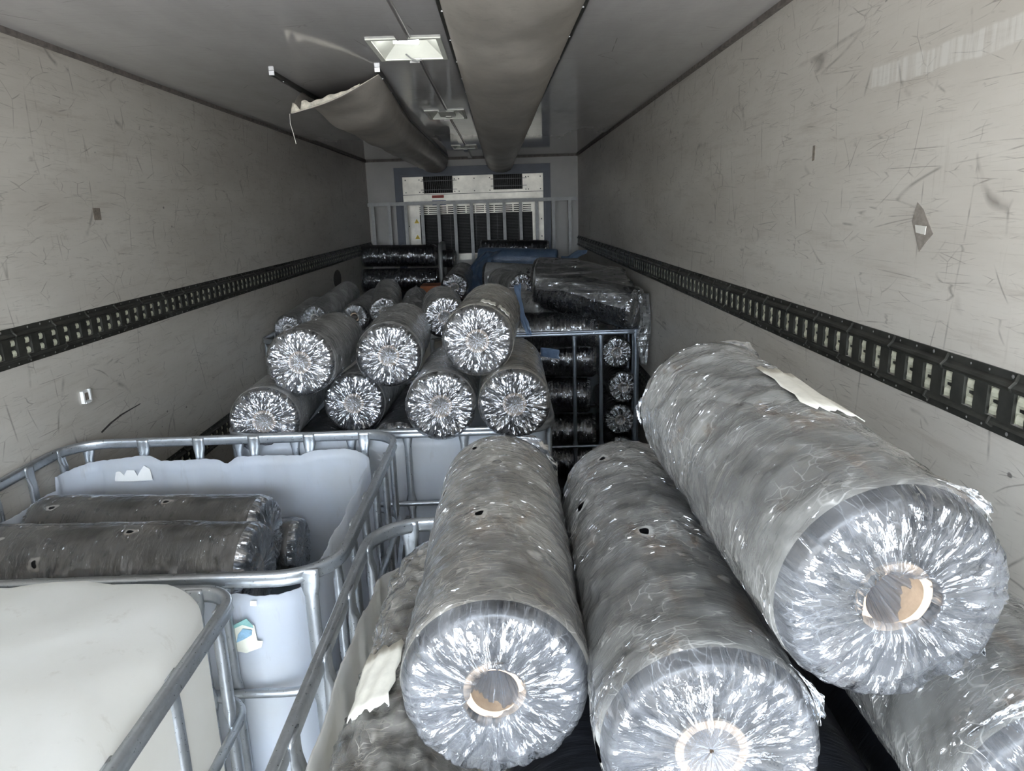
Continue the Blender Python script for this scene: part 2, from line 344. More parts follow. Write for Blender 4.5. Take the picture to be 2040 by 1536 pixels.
def track(name, side, z0, z1, y0, y1, pitch=.0705, ph=0.0, back=1):
    """perforated load-securing rail pressed from steel, slots through to the pale backing"""
    X = (lambda d: XL + d) if side < 0 else (lambda d: XR - d)
    h = z1 - z0; m = MB()
    # cross-section knots (depth from the wall, z): flange, hump, face, hump, flange
    top = [(.0, z1), (.003, z1), (.003, z1 - .12 * h), (.014, z1 - .155 * h), (.017, z1 - .20 * h), (.013, z1 - .25 * h), (.008, z1 - .27 * h)]
    bot = [(.008, z0 + .22 * h), (.013, z0 + .20 * h), (.016, z0 + .16 * h), (.003, z0 + .13 * h), (.003, z0), (0, z0)]
    def strip(sec):
        for a, b in zip(sec[:-1], sec[1:]):
            m.quad((X(a[0]), y0, a[1]), (X(a[0]), y1, a[1]), (X(b[0]), y1, b[1]), (X(b[0]), y0, b[1]), 0)
    strip(top); strip(bot)
    zt, zb = top[-1][1], bot[0][1]; st, sb = zt - .02 * h, zb + .03 * h
    n = int((y1 - y0) / pitch)
    for q, (a, b) in enumerate(((zt, st), (sb, zb))):
        m.quad((X(.008), y0, a), (X(.008), y1, a), (X(.008), y1, b), (X(.008), y0, b), 0)
    for k in range(n):
        ya = y0 + k * pitch + ph; yb = ya + pitch * .54; yc = ya + pitch
        m.quad((X(.008), ya, st), (X(.008), yb, st), (X(.008), yb, sb), (X(.008), ya, sb), 0)
        # slot rim
        for yy in (yb, yc): m.quad((X(.008), yy, st), (X(.001), yy, st), (X(.001), yy, sb), (X(.008), yy, sb), 0)
        # wavy metal lug behind the slot
        hh = st - sb
        for zc_ in (st - .20 * hh, sb + .20 * hh):
            for i in range(4):
                t0, t1 = math.pi * i / 4, math.pi * (i + 1) / 4
                m.quad((X(.0015 + .006 * math.sin(t0)), yb + .003, zc_ + .19 * hh * math.cos(t0)), (X(.0015 + .006 * math.sin(t0)), yc - .010, zc_ + .19 * hh * math.cos(t0)),
                       (X(.0015 + .006 * math.sin(t1)), yc - .010, zc_ + .19 * hh * math.cos(t1)), (X(.0015 + .006 * math.sin(t1)), yb + .003, zc_ + .19 * hh * math.cos(t1)), 1)
        m.quad((X(.003), yb, sb + .58 * hh), (X(.003), yc - .012, sb + .55 * hh), (X(.003), yc - .012, sb + .45 * hh), (X(.003), yb, sb + .42 * hh), 0)
    m.quad((X(.001), y0, st), (X(.001), y1, st), (X(.001), y1, sb), (X(.001), y0, sb), back)
    # weld clips every few slots and screws
    y = y0 + .05; i = 0
    while y < y1:
        sweep(m, [(X(.002), y, z1 - .02 * h), (X(.012), y - .008, z1 - .11 * h), (X(.019), y - .004, z1 - .19 * h), (X(.010), y + .004, z1 - .27 * h)], circ(.003, 6), up=Vector((0, 1, 0)), m=0)
        sweep(m, [(X(.010), y + .05, z0 + .24 * h), (X(.018), y + .045, z0 + .17 * h), (X(.004), y + .05, z0 + .09 * h)], circ(.0028, 6), up=Vector((0, 1, 0)), m=0)
        y += .205
    rng = random.Random(5)
    y = y0 + .02
    while y < y1:
        for zz in (z1 - .06 * h, z0 + .065 * h):
            yy = y + rng.uniform(-.012, .012); r = .0042 if rng.random() < .3 else .0028
            sx = [(X(.0045), yy + r * math.cos(t * math.pi / 3), zz + r * math.sin(t * math.pi / 3)) for t in range(6)]
            m.add(sx + [(X(.006), yy, zz)], [(t, (t + 1) % 6, 6) for t in range(6)], 2)
        y += .06
    o = m.build(name, [M_track, M_cream, M_screw], None, False); o['kind'] = 'structure'
track('trim_4', -1, 1.479, 1.601, YB, YF - .005, back=0)
track('trim_5', 1, 1.479, 1.601, YB, YF - .005, ph=.02)
track('trim_6', -1, .745, .866, 2.2, YF - .005, back=0)
track('trim_7', 1, .745, .866, 2.2, YF - .005)

# ------------------------------------------------------------------ refrigeration unit in the far wall
U = empty('refrigeration_unit', (-.32, YF, 1.3), 'bare metal refrigeration unit panel framed in slate blue on the far wall', 'refrigeration unit')
def upart(name, mb, mats, par=None, smooth=False, label=None):
    o = mb.build(name, mats, None, smooth); o.parent = par or U
    if par is None: o.matrix_parent_inverse = Matrix.Translation(-Vector(U.location))
    if label: o['label'] = label
    return o
Y0 = YF - .002
m = MB(); m.box(-1.223, .586, Y0 - .05, Y0, 2.345, 2.43); m.box(-1.223, -1.155, Y0 - .05, Y0, .5, 2.345); m.box(.522, .586, Y0 - .05, Y0, .5, 2.345)
m.box(-1.155, -1.135, Y0 - .035, Y0, .5, 2.345); m.box(.502, .522, Y0 - .035, Y0, .5, 2.345); m.box(-1.135, .502, Y0 - .035, Y0, 2.325, 2.345)
upart('frame', m, M_frame)
m = MB(); m.box(-1.135, .502, Y0 - .012, Y0 - .004, 1.36, 2.33); m.box(-1.135, .502, Y0 - .020, Y0 - .012, 2.075, 2.120); m.box(-1.135, .502, Y0 - .014, Y0 - .012, 2.120, 2.126, 1)
m.box(-1.135, -.99, Y0 - .016, Y0 - .012, 1.36, 1.86)
m.box(-.86, .36, Y0 - .018, Y0 - .012, 1.40, 1.435)
rng = random.Random(3)
for x in (-1.10, -.94, -.90, -.53, -.48, -.30, -.12, .30, .33, .47):
    for z in (2.29, 2.15): m.box(x - .006, x + .006, Y0 - .018, Y0 - .012, z - .006, z + .006, 1)
m.box(-1.09, -1.078, Y0 - .018, Y0 - .012, 1.76, 1.775, 1); m.box(.47, .482, Y0 - .018, Y0 - .012, 1.8, 1.815, 1); m.box(.47, .482, Y0 - .018, Y0 - .012, 1.6, 1.615, 1)
upart('panel', m, [M_alu, M_wire])
for x0, x1, z0, z1 in ((-.892, -.552, 2.135, 2.325), (-.079, .262, 2.155, 2.325)):
    m = MB(); m.box(x0, x1, Y0 - .016, Y0 - .012, z0, z1)
    o = upart('vent_opening', m, M_hole)
    m = MB()
    for k in range(15): xx = x0 + (x1 - x0) * (k + .5) / 15; m.box(xx - .0018, xx + .0018, Y0 - .024, Y0 - .020, z0, z1)
    for zz in (z0 + .04, z1 - .05): m.box(x0 - .03, x1 + .05, Y0 - .027, Y0 - .024, zz - .003, zz + .003)
    g = m.build('wire_guard', M_wire); g.parent = o
m = MB(); m.box(-.955, .368, Y0 - .017, Y0 - .012, 1.435, 1.895)
o = upart('intake_opening', m, M_hole)
m = MB()
for k in range(26): zz = 1.445 + k * .0175; m.box(-.955, .368, Y0 - .024, Y0 - .021, zz, zz + .003)
for x in (-.6, -.3, -.05, .2): m.box(x, x + .004, Y0 - .026, Y0 - .024, 1.44, 1.89)
g = m.build('wire_guard', M_wire); g.parent = o
m = MB()
for r in range(4):
    for k in range(12):
        xx = -.955 + k * .1105; m.box(xx, xx + .096, Y0 - .0145, Y0 - .012, 1.905 + r * .022, 1.915 + r * .022)
upart('louvre_slots', m, M_hole)
m = MB(); m.box(-.80, -.66, Y0 - .022, Y0 - .0205, 2.082, 2.112); upart('sticker', m, M_red, label='red sticker strip')
m = MB(); m.box(-.80, -.64, Y0 - .0155, Y0 - .0125, 2.0, 2.055); upart('sticker', m, M_inkblue, label='dark blue printed sticker')
for z in (1.62, 1.80):
    m = MB(); m.add([(-1.08 + .055, Y0 - .018, z), (-1.08 + .115, Y0 - .018, z), (-1.08 + .085, Y0 - .018, z + .05), (-1.08 + .055, Y0 - .0162, z), (-1.08 + .115, Y0 - .0162, z), (-1.08 + .085, Y0 - .0162, z + .05)], [(0, 1, 2), (3, 5, 4), (0, 3, 4, 1), (1, 4, 5, 2), (2, 5, 3, 0)])
    upart('warning_sign', m, M_yellow, label='yellow triangular warning sign')
def text(name, s, loc, size, mat, rot=(math.pi / 2, 0, 0), parent=None):
    cu = bpy.data.curves.new(name, 'FONT'); cu.body = s; cu.size = size; cu.extrude = .0004; cu.align_x = 'CENTER'; cu.align_y = 'CENTER'
    cu.materials.append(mat); tmp = bpy.data.objects.new(name, cu); link(tmp); bpy.context.view_layer.update()
    me = bpy.data.meshes.new_from_object(tmp.evaluated_get(bpy.context.evaluated_depsgraph_get())); bpy.data.objects.remove(tmp); bpy.data.curves.remove(cu)
    o = bpy.data.objects.new(name, me); link(o); o.location = loc; o.rotation_euler = rot
    if parent: o.parent = parent; o.matrix_parent_inverse = Matrix.Translation(-Vector(parent.location))
    return o
text('lettering', 'IRA', (-.30, Y0 - .014, 2.03), .05, M_txt, parent=U)
text('lettering', 'UBBLE', (-.11, Y0 - .014, 2.03), .05, M_txt, parent=U)

# bulkhead barrier
B = empty('bulkhead_barrier', (-.32, 8.5, 0), 'galvanised steel bar barrier standing across the far end of the trailer', 'barrier')
BI = Matrix.Translation(-Vector(B.location))
m = MB(); m.box(-1.525, .885, 8.485, 8.515, 2.005, 2.045); o = m.build('top_rail', M_steel_dull, B); o.matrix_parent_inverse = BI
m = MB(); m.box(-1.525, .885, 8.485, 8.515, .08, .12); o = m.build('bottom_rail', M_steel_dull, B); o.matrix_parent_inverse = BI
for k in range(13):
    x = -1.47 + k * .1885; m = MB(); m.box(x - .018, x + .018, 8.488, 8.512, 0, 2.005); o = m.build('bar', M_steel_dull, B); o.matrix_parent_inverse = BI

# ------------------------------------------------------------------ ceiling lamps, conduit, ducts
lab = ['recessed ceiling lamp with its tube lit, nearest the camera', 'unlit recessed ceiling lamp, middle of the row', 'unlit recessed ceiling lamp nearest the far wall']
for i, (x0, x1, y0, y1) in enumerate(lamps):
    L = empty('ceiling_lamp', ((x0 + x1) / 2, (y0 + y1) / 2, ZC), lab[i], 'lamp', 'recessed lamps along the ceiling'); LI = Matrix.Translation(-Vector(L.location))
    m = MB(); a = .006; t = .018
    for bx in ((x0 - t, x1 + t, y0 - t, y0), (x0 - t, x1 + t, y1, y1 + t), (x0 - t, x0, y0, y1), (x1, x1 + t, y0, y1)): m.box(*bx, ZC - a, ZC - .0005)
    o = m.build('bezel', M_lampw, L); o.matrix_parent_inverse = LI
    m = MB(); d = .055; ix = .06; iy = .05; zt = ZC + d
    lo = [(x0, y0, ZC), (x1, y0, ZC), (x1, y1, ZC), (x0, y1, ZC)]; hi = [(x0 + ix, y0 + iy, zt), (x1 - ix, y0 + iy, zt), (x1 - ix, y1 - iy, zt), (x0 + ix, y1 - iy, zt)]
    m.add(lo + hi, [(0, 1, 5, 4), (1, 2, 6, 5), (2, 3, 7, 6), (3, 0, 4, 7), (4, 5, 6, 7)])
    lo2 = [(x, y, z + .004) for x, y, z in lo]; 
    o = m.build('reflector', M_lampw, L); o.matrix_parent_inverse = LI
    m = MB(); cx = (x0 + x1) / 2
    sweep(m, [(cx - .045, y0 + .075, ZC + .012), (cx + .045, y0 + .095, ZC + .012)], circ(.012, 10))
    o = m.build('tube', M_glow if i == 0 else M_white, L); o.matrix_parent_inverse = LI
    if i == 0:
        o['label'] = 'glowing white tube'
        m = MB(); sweep(m, [(cx - .03, y1 - .03, ZC + .01), (cx - .01, y1 - .012, ZC - .004), (cx + .015, y1 - .005, ZC - .012), (cx + .03, y1 + .0, ZC - .004), (cx + .01, y1 + .006, ZC - .014), (cx - .01, y1 + .008, ZC - .008)], circ(.0028, 6))
        o = m.build('spring_clip', M_steel_dull, L); o.matrix_parent_inverse = LI
    else:
        m = MB(); m.box(x0 + .06, x1 - .05, y0 + .06, y1 - .10, ZC - .004, ZC + .010); m.box(cx - .01, cx + .025, y0 + .26 if i == 1 else y0 + .22, y1 - .06, ZC - .008, ZC + .006)
        o = m.build('diffuser', M_lampw, L); o.matrix_parent_inverse = LI
for k, (ya, yb, xa, xb) in enumerate(((YB, 2.765, -.328, -.328), (3.155, 4.635, -.330, -.332), (5.075, 7.045, -.338, -.332), (7.445, 8.6, -.330, -.330))):
    m = MB(); sweep(m, [(xa, ya, ZC - .007), (xb, yb, ZC - .007)], [(-.020, -.006), (.020, -.006), (.014, -.0) if 0 else (.020, .0065), (-.020, .0065)])
    sweep(m, [(xa + .026, ya, ZC - .003), (xb + .026, yb, ZC - .003)], circ(.003, 6))
    o = m.build('cable_trunking', M_ceil); tag(o, ['flat cable trunking on the ceiling, from the top of the picture to the lit lamp', 'flat cable trunking between the lit lamp and the middle lamp', 'flat cable trunking between the middle lamp and the farthest lamp', 'short cable trunking from the farthest lamp to the far wall'][k], 'trunking', 'ceiling cable trunking')

def duct(name, label, rails, sag, y0, y1, front=None):
    D = empty(name, (rails(0)[0], y0, ZC), label, 'air duct'); DI = Matrix.Translation(-Vector(D.location))
    ny, nx = 110, 44; v = []
    for j in range(ny + 1):
        t = (j / ny) ** (1.5 if front else 1); y = y0 + (y1 - y0) * t; xl, xr = rails(y); s = sag(y)
        zl = front(y) if front else 0.0
        for i in range(nx + 1):
            u = i / nx; sh = math.sin(math.pi * u) ** .7 if 0 < u < 1 else 0
            x = xl + (xr - xl) * u - .10 * (xr - xl) * math.sin(2 * math.pi * u) * min(1, s / .12)
            z = ZC - .012 - s * sh - zl * (1 - u) ** 1.15
            if front: x += .055 * (1 - u) * min(1, zl / .15)
            z += (.005 * math.sin(7 * y + 3 * u) + .003 * math.sin(19 * y + 8 * u)) * sh
            yy = y - (.03 * (1 - u) * max(0, 1 - (y - y0) / .4) if front else 0)
            v.append((x, yy, z))
    f = [(j * (nx + 1) + i, j * (nx + 1) + i + 1, (j + 1) * (nx + 1) + i + 1, (j + 1) * (nx + 1) + i) for j in range(ny) for i in range(nx)]
    o = mesh_obj('fabric', v, f, M_duct, D); o.matrix_parent_inverse = DI
    sm = o.modifiers.new('thick', 'SOLIDIFY'); sm.thickness = .003; sm.offset = 0
    for side in (0, 1):
        m = MB(); pts = [(rails(y)[side], y, ZC - .010) for y in np.linspace(y0 - (0.02 if not front else .06), y1 - .1, 30)]
        sweep(m, pts, [(-.010, -.007), (.010, -.007), (.010, .009), (-.010, .009)])
        y = y0 + .1
        while y < y1 - .3: m.box(rails(y)[side] - .003, rails(y)[side] + .003, y - .003, y + .003, ZC - .019, ZC - .0165, 1); y += .38
        if front: x = rails(y0)[side]; m.box(x - .011, x + .011, y0 - .068, y0 - .060, ZC - .018, ZC - .001, 1)
        o = m.build('fixing_rail', [M_track, M_screw], D); o.matrix_parent_inverse = DI
    return D, DI, v[:nx + 1]
def railR(y): return (-.158, .271 - (.271 - .178) * min(1, max(0, (y - 2.3) / 5.5)))
duct('air_duct', 'long grey fabric air duct on the right, running to the far wall', railR, lambda y: .035 + .13 * min(1, max(0, (y - 1.5) / 4.5)), YB, 8.55)
def railL(y):
    t = min(1, max(0, (y - 3.36) / 4.9)); return (-.955 + .06 * t, -.506 - .075 * min(1, t * 3.0))
def frontL(y): return .155 * max(0, 1 - (y - 3.36) / .42) ** 1.3
D, DI, edge = duct('torn_air_duct', 'torn grey fabric air duct hanging open left of the lamps', railL, lambda y: .025 + .125 * min(1, (y - 3.36) / .75) ** .8, 3.36, 8.5, front=frontL)
v = []; rng = np.random.default_rng(12)
for j in range(4):
    for i, p in enumerate(edge[:34]):
        wd = (.006 + .040 * (1 - i / 34)) * (1 + .12 * math.sin(i * 1.1) + .2 * math.sin(i * .4)) * j / 3
        v.append((p[0] + .3 * wd, p[1] - .004 - .1 * wd, p[2] + wd * (.9 if i > 4 else .9 - .2 * i)))
o = mesh_obj('torn_edge', v, [(j * 34 + i, j * 34 + i + 1, (j + 1) * 34 + i + 1, (j + 1) * 34 + i) for j in range(3) for i in range(33)], simple('duct_lining', (.48, .44, .36), .6, var=.4, scale=45), D); o.matrix_parent_inverse = DI
o['label'] = 'frayed pale fabric edge'
sm = o.modifiers.new('thick', 'SOLIDIFY'); sm.thickness = .002
m = MB(); sweep(m, [(-.905, 3.33, 2.35), (-.907, 3.33, 2.31), (-.898, 3.33, 2.27), (-.890, 3.33, 2.225)], circ(.0013, 5)); o = m.build('loose_thread', M_paper, D); o.matrix_parent_inverse = DI
o['label'] = 'pale loose thread'

# marks on the walls
def plate(name, pts, mat, label, cat, th=.0015):
    """pts on a side wall: (y,z) outline; side by sign of x"""
    x, poly = pts; s = 1 if x < 0 else -1; n = len(poly)
    v = [(x + s * .0004, y, z) for y, z in poly] + [(x + s * th, y, z) for y, z in poly]
    f = [tuple(range(n)), tuple(range(n, 2 * n))[::-1]] + [(i, (i + 1) % n, n + (i + 1) % n, n + i) for i in range(n)]
    return tag(mesh_obj(name, v, f, mat, smooth=False), label, cat)
M_resid = simple('sticker_residue', (.27, .24, .21), .6, var=.25, scale=90); M_resid2 = simple('adhesive_residue', (.20, .17, .14), .6, var=.4, scale=90)
M_clean = simple('clean_wall_strip', (.70, .68, .62), .4, var=.05, scale=20)
plate('sticker_residue', (XR, [(1.60, 1.90), (1.575, 1.885), (1.53, 1.835), (1.575, 1.795), (1.615, 1.86)]), M_resid, 'grey diamond shaped sticker remnant on the right wall above the black rail', 'sticker')
plate('sticker_centre', (XR - .0016, [(1.598, 1.852), (1.555, 1.85), (1.557, 1.832), (1.592, 1.836)]), M_clean, 'small pale centre patch of the diamond sticker remnant', 'sticker')
plate('adhesive_mark', (XR, [(2.165, 2.065), (2.15, 2.065), (2.15, 2.025), (2.165, 2.022)]), M_resid2, 'small dark upright mark on the right wall', 'mark')
plate('adhesive_patch', (XL, [(2.83, 1.97), (2.88, 1.97), (2.88, 1.925), (2.83, 1.925)]), M_resid2, 'small scraped square mark on the left wall', 'mark')
def ell(cy, cz, a, b, n=18): return [(cy + a * math.cos(2 * math.pi * i / n), cz + b * math.sin(2 * math.pi * i / n)) for i in range(n)]
M_scuff = simple('black_scuff', (.05, .045, .04), .6, var=.5, scale=60); M_dull = simple('dull_grey_oval', (.13, .12, .105), .5, var=.2)
plate('scuff_mark', (XL, [(2.64, 1.135), (2.72, 1.152), (2.80, 1.161), (2.95, 1.166), (2.95, 1.169), (2.79, 1.167), (2.70, 1.156), (2.635, 1.141)]), M_scuff, 'long black curved scuff low on the left wall above the cut container', 'scuff mark')
plate('round_mark', (XL, ell(6.78, 1.34, .16, .085)), M_dull, 'larger dark oval mark on the far left wall behind the small rolls', 'stain')  # flat dark grey oval on the wall
plate('round_mark', (XL, ell(7.29, 1.21, .12, .06)), M_dull, 'smaller dark oval mark on the far left wall nearest the black crosswise rolls', 'stain')
K = empty('wall_clip', (XL, 2.57, 1.30), 'broken white plastic clip on the left wall below the black rail', 'clip'); KI = Matrix.Translation(-Vector(K.location))
m = MB(); m.box(XL, XL + .012, 2.548, 2.556, 1.275, 1.32); m.box(XL, XL + .012, 2.59, 2.598, 1.275, 1.32); m.box(XL, XL + .004, 2.556, 2.59, 1.275, 1.32); m.box(XL, XL + .014, 2.556, 2.59, 1.272, 1.280)
o = m.build('bracket', M_white, K); o.matrix_parent_inverse = KI
m = MB(); m.box(XL + .004, XL + .009, 2.566, 2.582, 1.284, 1.31); o = m.build('catch', M_resid2, K); o.matrix_parent_inverse = KI

# ------------------------------------------------------------------ bulk containers
RAILP = [(-.009, -.016), (.006, -.016), (.010, -.010), (.007, -.003), (.007, .003), (.010, .010), (.006, .016), (-.009, .016), (-.011, .008), (-.011, -.008)]
def ibc(label, x0, x1, y0, y1, ztop=1.176, steel=None, tank=None, tankmat=None, r=.13, off=(.10, .10, .10, .10), nb=(6, 5), hoops=(.88, .60, .32), tname='cut_tank', zbar=.14, front=None, bw=1.0):
    steel = steel or M_steel; cx, cy = (x0 + x1) / 2, (y0 + y1) / 2
    Q = empty('bulk_container', (cx, cy, 0), label, 'bulk container', 'caged bulk containers'); QI = Matrix.Translation(-Vector(Q.location))
    def P(m, name, mat, smooth=True):
        o = m.build(name, mat, Q, smooth); o.matrix_parent_inverse = QI; return o
    zr = ztop - .016
    path = resample(rrect(x0 + .010, x1 - .010, y0 + .010, y1 - .010, r, 8), .12)
    m = MB(); sweep(m, [(a, b, zr) for a, b in path], RAILP, True); P(m, 'top_rail', steel)
    for z in hoops:
        m = MB(); sweep(m, [(a, b, z) for a, b in resample(rrect(x0 + .012, x1 - .012, y0 + .012, y1 - .012, r, 8), .15)], circ(.0105, 8), True); P(m, 'hoop', steel)
    def bar(px, py, nx, ny):
        # flattened tube: wide fanned head at the rail, dents at every hoop
        zs = [zbar, zbar + .02]; 
        for h in sorted(hoops): zs += [h - .035, h - .012, h + .012, h + .035]
        zs += [ztop - .10, ztop - .065, ztop - .040, ztop - .012, ztop - .002]
        sc = []; pts = []
        for z in zs:
            flat = any(abs(z - h) < .02 for h in hoops) or z > ztop - .045
            sc.append((1.35 * bw, .45) if flat else (.95 * bw, 1.0)); dd = .022 if flat else .024
            pts.append((px - nx * dd, py - ny * dd, z))
        m = MB(); prof = [(-.013, -.004), (-.008, -.010), (-.003, -.007), (.003, -.007), (.008, -.010), (.013, -.004), (.013, .004), (.008, .010), (-.008, .010), (-.013, .004)]
        sweep(m, pts, prof, up=Vector((nx, ny, 0)), scales=sc); P(m, 'cage_bar', steel)
    for side, (nx, ny) in enumerate(((0, -1), (1, 0), (0, 1), (-1, 0))):
        n = nb[side % 2]; o_ = off[side]
        a, b = (x0, x1) if side % 2 == 0 else (y0, y1)
        for k in range(n):
            t = a + o_ + (b - a - .2) * k / (n - 1)
            if side == 0 and front:
                if k >= len(front): continue
                t = front[k]
            if side % 2 == 0: bar(t, y0 if ny < 0 else y1, nx, ny)
            else: bar(x1 if nx > 0 else x0, t, nx, ny)
    m = MB(); m.box(x0 + .01, x1 - .01, y0 + .01, y1 - .01, .10, .14)
    for a in (x0 + .03, cx - .06, x1 - .15): m.box(a, a + .12, y0 + .01, y1 - .01, 0, .10)
    P(m, 'pallet', M_pallet, False)
    if tank: o = tank(Q, QI, tankmat or M_hdpe); o.name = tname
    return Q
def open_tank(x0, x1, y0, y1, top, r=.12, zb=.15, seed=1, ribs=.009, lean=0.0):
    def make(Q, QI, mat):
        path = resample(rrect(x0, x1, y0, y1, r, 10), .012); n = len(path); nz = 26; rng = np.random.default_rng(seed); ph = rng.uniform(0, 6, 8)
        cx, cy = (x0 + x1) / 2, (y0 + y1) / 2; v = []; L = 0; acc = [0]
        for i in range(n): L += math.dist(path[i], path[(i + 1) % n]); acc.append(L)
        for layer, off in ((0, 0.0), (1, -.004)):
            for j in range(nz + 1):
                t = j / nz
                for i, (x, y) in enumerate(path):
                    a = path[i - 1]; b = path[(i + 1) % n]; tx, ty = b[0] - a[0], b[1] - a[1]; l = math.hypot(tx, ty); nx, ny = ty / l, -tx / l
                    s = acc[i]; zt = top(x, y) + .0018 * math.sin(s * 190 + ph[0]) * math.sin(s * 47 + ph[1])
                    z = zb + (zt - zb) * t
                    straight = 1 if (abs(nx) > .99 or abs(ny) > .99) else .3
                    rib = ribs * (math.tanh(3 * math.sin(s * 2 * math.pi / .21)) * .5 - .5) * straight * min(1, (1.15 - z) * 6 + .35)
                    bul = .008 * math.sin(s * 2.1 + ph[2] + z * 2)
                    o = off + rib + bul * t
                    if j < 2: o -= .05 * (1 - j / 2)
                    v.append((x + nx * o, y + ny * o, z))
        f = []; K = (nz + 1) * n
        for j in range(nz):
            for i in range(n):
                a, b = j * n + i, j * n + (i + 1) % n
                f.append((a, b, b + n, a + n)); f.append((K + a, K + a + n, K + b + n, K + b))
        for i in range(n): a, b = nz * n + i, nz * n + (i + 1) % n; f.append((a, b, K + b, K + a))
        f.append(tuple(range(n))[::-1]); f.append(tuple(K + i for i in range(n)))
        o = mesh_obj('cut_tank', v, f, mat, Q); o.matrix_parent_inverse = QI; return o
    return make
def closed_tank(x0, x1, y0, y1, ztop, r=.14, zb=.15, er=.09):
    def make(Q, QI, mat):
        v = []; n = None; prof = []
        for j in range(18): prof.append((0, zb + (ztop - er - zb) * j / 17))
        for k in range(1, 9): a = math.pi / 2 * k / 8; prof.append((er * (1 - math.cos(a)), ztop - er + er * math.sin(a)))
        for k in range(1, 9): prof.append((er + (.36 - er) * k / 8, ztop + .002 * k))
        for ins, z in prof:
            path = resample(rrect(x0, x1, y0, y1, r, 10), .05) if n is None else None
            if n is None: base = path; n = len(base); acc = [0]; 
            if n is not None and len(acc) == 1:
                L = 0
                for i in range(n): L += math.dist(base[i], base[(i + 1) % n]); acc.append(L)
            cx, cy = (x0 + x1) / 2, (y0 + y1) / 2; hx, hy = (x1 - x0) / 2, (y1 - y0) / 2
            for i, (x, y) in enumerate(base):
                px = cx + (x - cx) * (1 - ins / hx); py = cy + (y - cy) * (1 - ins / hy)
                s = acc[i]; amp = 1 if z < ztop - er * .3 else max(0, 1 - (ins - er * .5) / .2)
                d = .004 * math.tanh(3 * math.sin(s * 2 * math.pi / .23)) * amp
                wz = .003 * math.tanh(3 * math.sin(s * 2 * math.pi / .30 + 1.0)) * (1 if ins > er * .4 else 0) * max(0, 1 - (ins - er) / .26)
                px += d * (x - cx) / hx; py += d * (y - cy) / hy
                v.append((px, py, z + wz))
        f = []; R_ = len(prof)
        for j in range(R_ - 1):
            for i in range(n): a, b = j * n + i, j * n + (i + 1) % n; f.append((a, b, b + n, a + n))
        f.append(tuple((R_ - 1) * n + i for i in range(n))); f.append(tuple(range(n))[::-1])
        o = mesh_obj('tank', v, f, mat, Q); o.matrix_parent_inverse = QI; return o
    return make
def lerp_pts(pts, x):
    if x <= pts[0][0]: return pts[0][1]
    for (a, za), (b, zb) in zip(pts[:-1], pts[1:]):
        if x <= b: return za + (zb - za) * (x - a) / (b - a)
    return pts[-1][1]
# nearest left: closed tank
ibc('caged container with a closed white tank in the near left corner', -1.545, -.565, .36, 1.378, ztop=1.168, tank=closed_tank(-1.51, -.592, .40, 1.325, 1.235, er=.07), tankmat=M_hdpe_w, tname='tank', hoops=(.90, .60, .32), nb=(6, 5), steel=M_steel, r=.08)
far1 = [(-1.52, 1.10), (-1.45, 1.114), (-1.268, 1.131), (-1.235, 1.128), (-1.205, 1.110), (-1.04, 1.110), (-1.01, 1.106), (-.975, 1.090), (-.94, 1.116), (-.72, 1.112), (-.68, 1.126), (-.56, 1.128), (-.47, 1.118)]
def top1(x, y):
    if y > 2.24: return lerp_pts(far1, x)
    if y < 1.50: return 1.108 - .02 * max(0, (x + .60) / .14)
    if x > -1: return 1.112 - .012 * math.sin((y - 1.5) * 4)
    return 1.06
c1 = ibc('caged container with its white tank cut open, black rolls lying inside', -1.540, -.375, 1.392, 2.43, tank=open_tank(-1.515, -.468, 1.435, 2.372, top1, seed=2), off=(.135, .10, .068, .10), nb=(6, 6), bw=1.15)
c2 = ibc('caged cut container with silver-ended rolls piled in two tiers', -1.035, .175, 2.445, 3.44, ztop=1.165, tank=open_tank(-1.0, .14, 2.482, 3.40, lambda x, y: 1.125 if x > -.85 else 1.115, seed=3), off=(.065, .10, .10, .10), nb=(6, 5))
c3 = ibc('caged container far left against the wall with small rolls on it', -1.545, -.36, 4.42, 5.44, tank=open_tank(-1.51, -.395, 4.46, 5.40, lambda x, y: 1.12, seed=4), tankmat=M_hdpe_w)
c4 = ibc('near caged container under the big film wrapped rolls', -.352, .855, .64, 1.665, tank=open_tank(-.312, .815, .68, 1.62, lambda x, y: (1.145 - .07 * max(0, (y - 1.15) / .45)) if x < -.2 else (1.0 if y > 1.4 else 1.04), seed=6), tankmat=M_hdpe_w, off=(.10, .06, .10, .06), bw=1.25)
c6 = ibc('caged container beneath the grey and blue rolls at the far right, nearly hidden', -.335, .862, 5.70, 6.72, tank=open_tank(-.30, .825, 5.74, 6.68, lambda x, y: 1.10, seed=8), steel=M_steel_dull)
c7 = ibc('farthest caged container, under the blue film roll, nearly hidden', -.335, .862, 7.15, 8.17, tank=open_tank(-.30, .825, 7.19, 8.13, lambda x, y: 1.10, seed=9), steel=M_steel_dull)
c5 = ibc('tall open cage against the right wall with black rolls stacked inside', -.335, .862, 4.385, 5.40, steel=M_steel_dark, nb=(6, 6), front=(-.235, -.07, .10, .43, .596, .815), hoops=(.42,), r=.10)

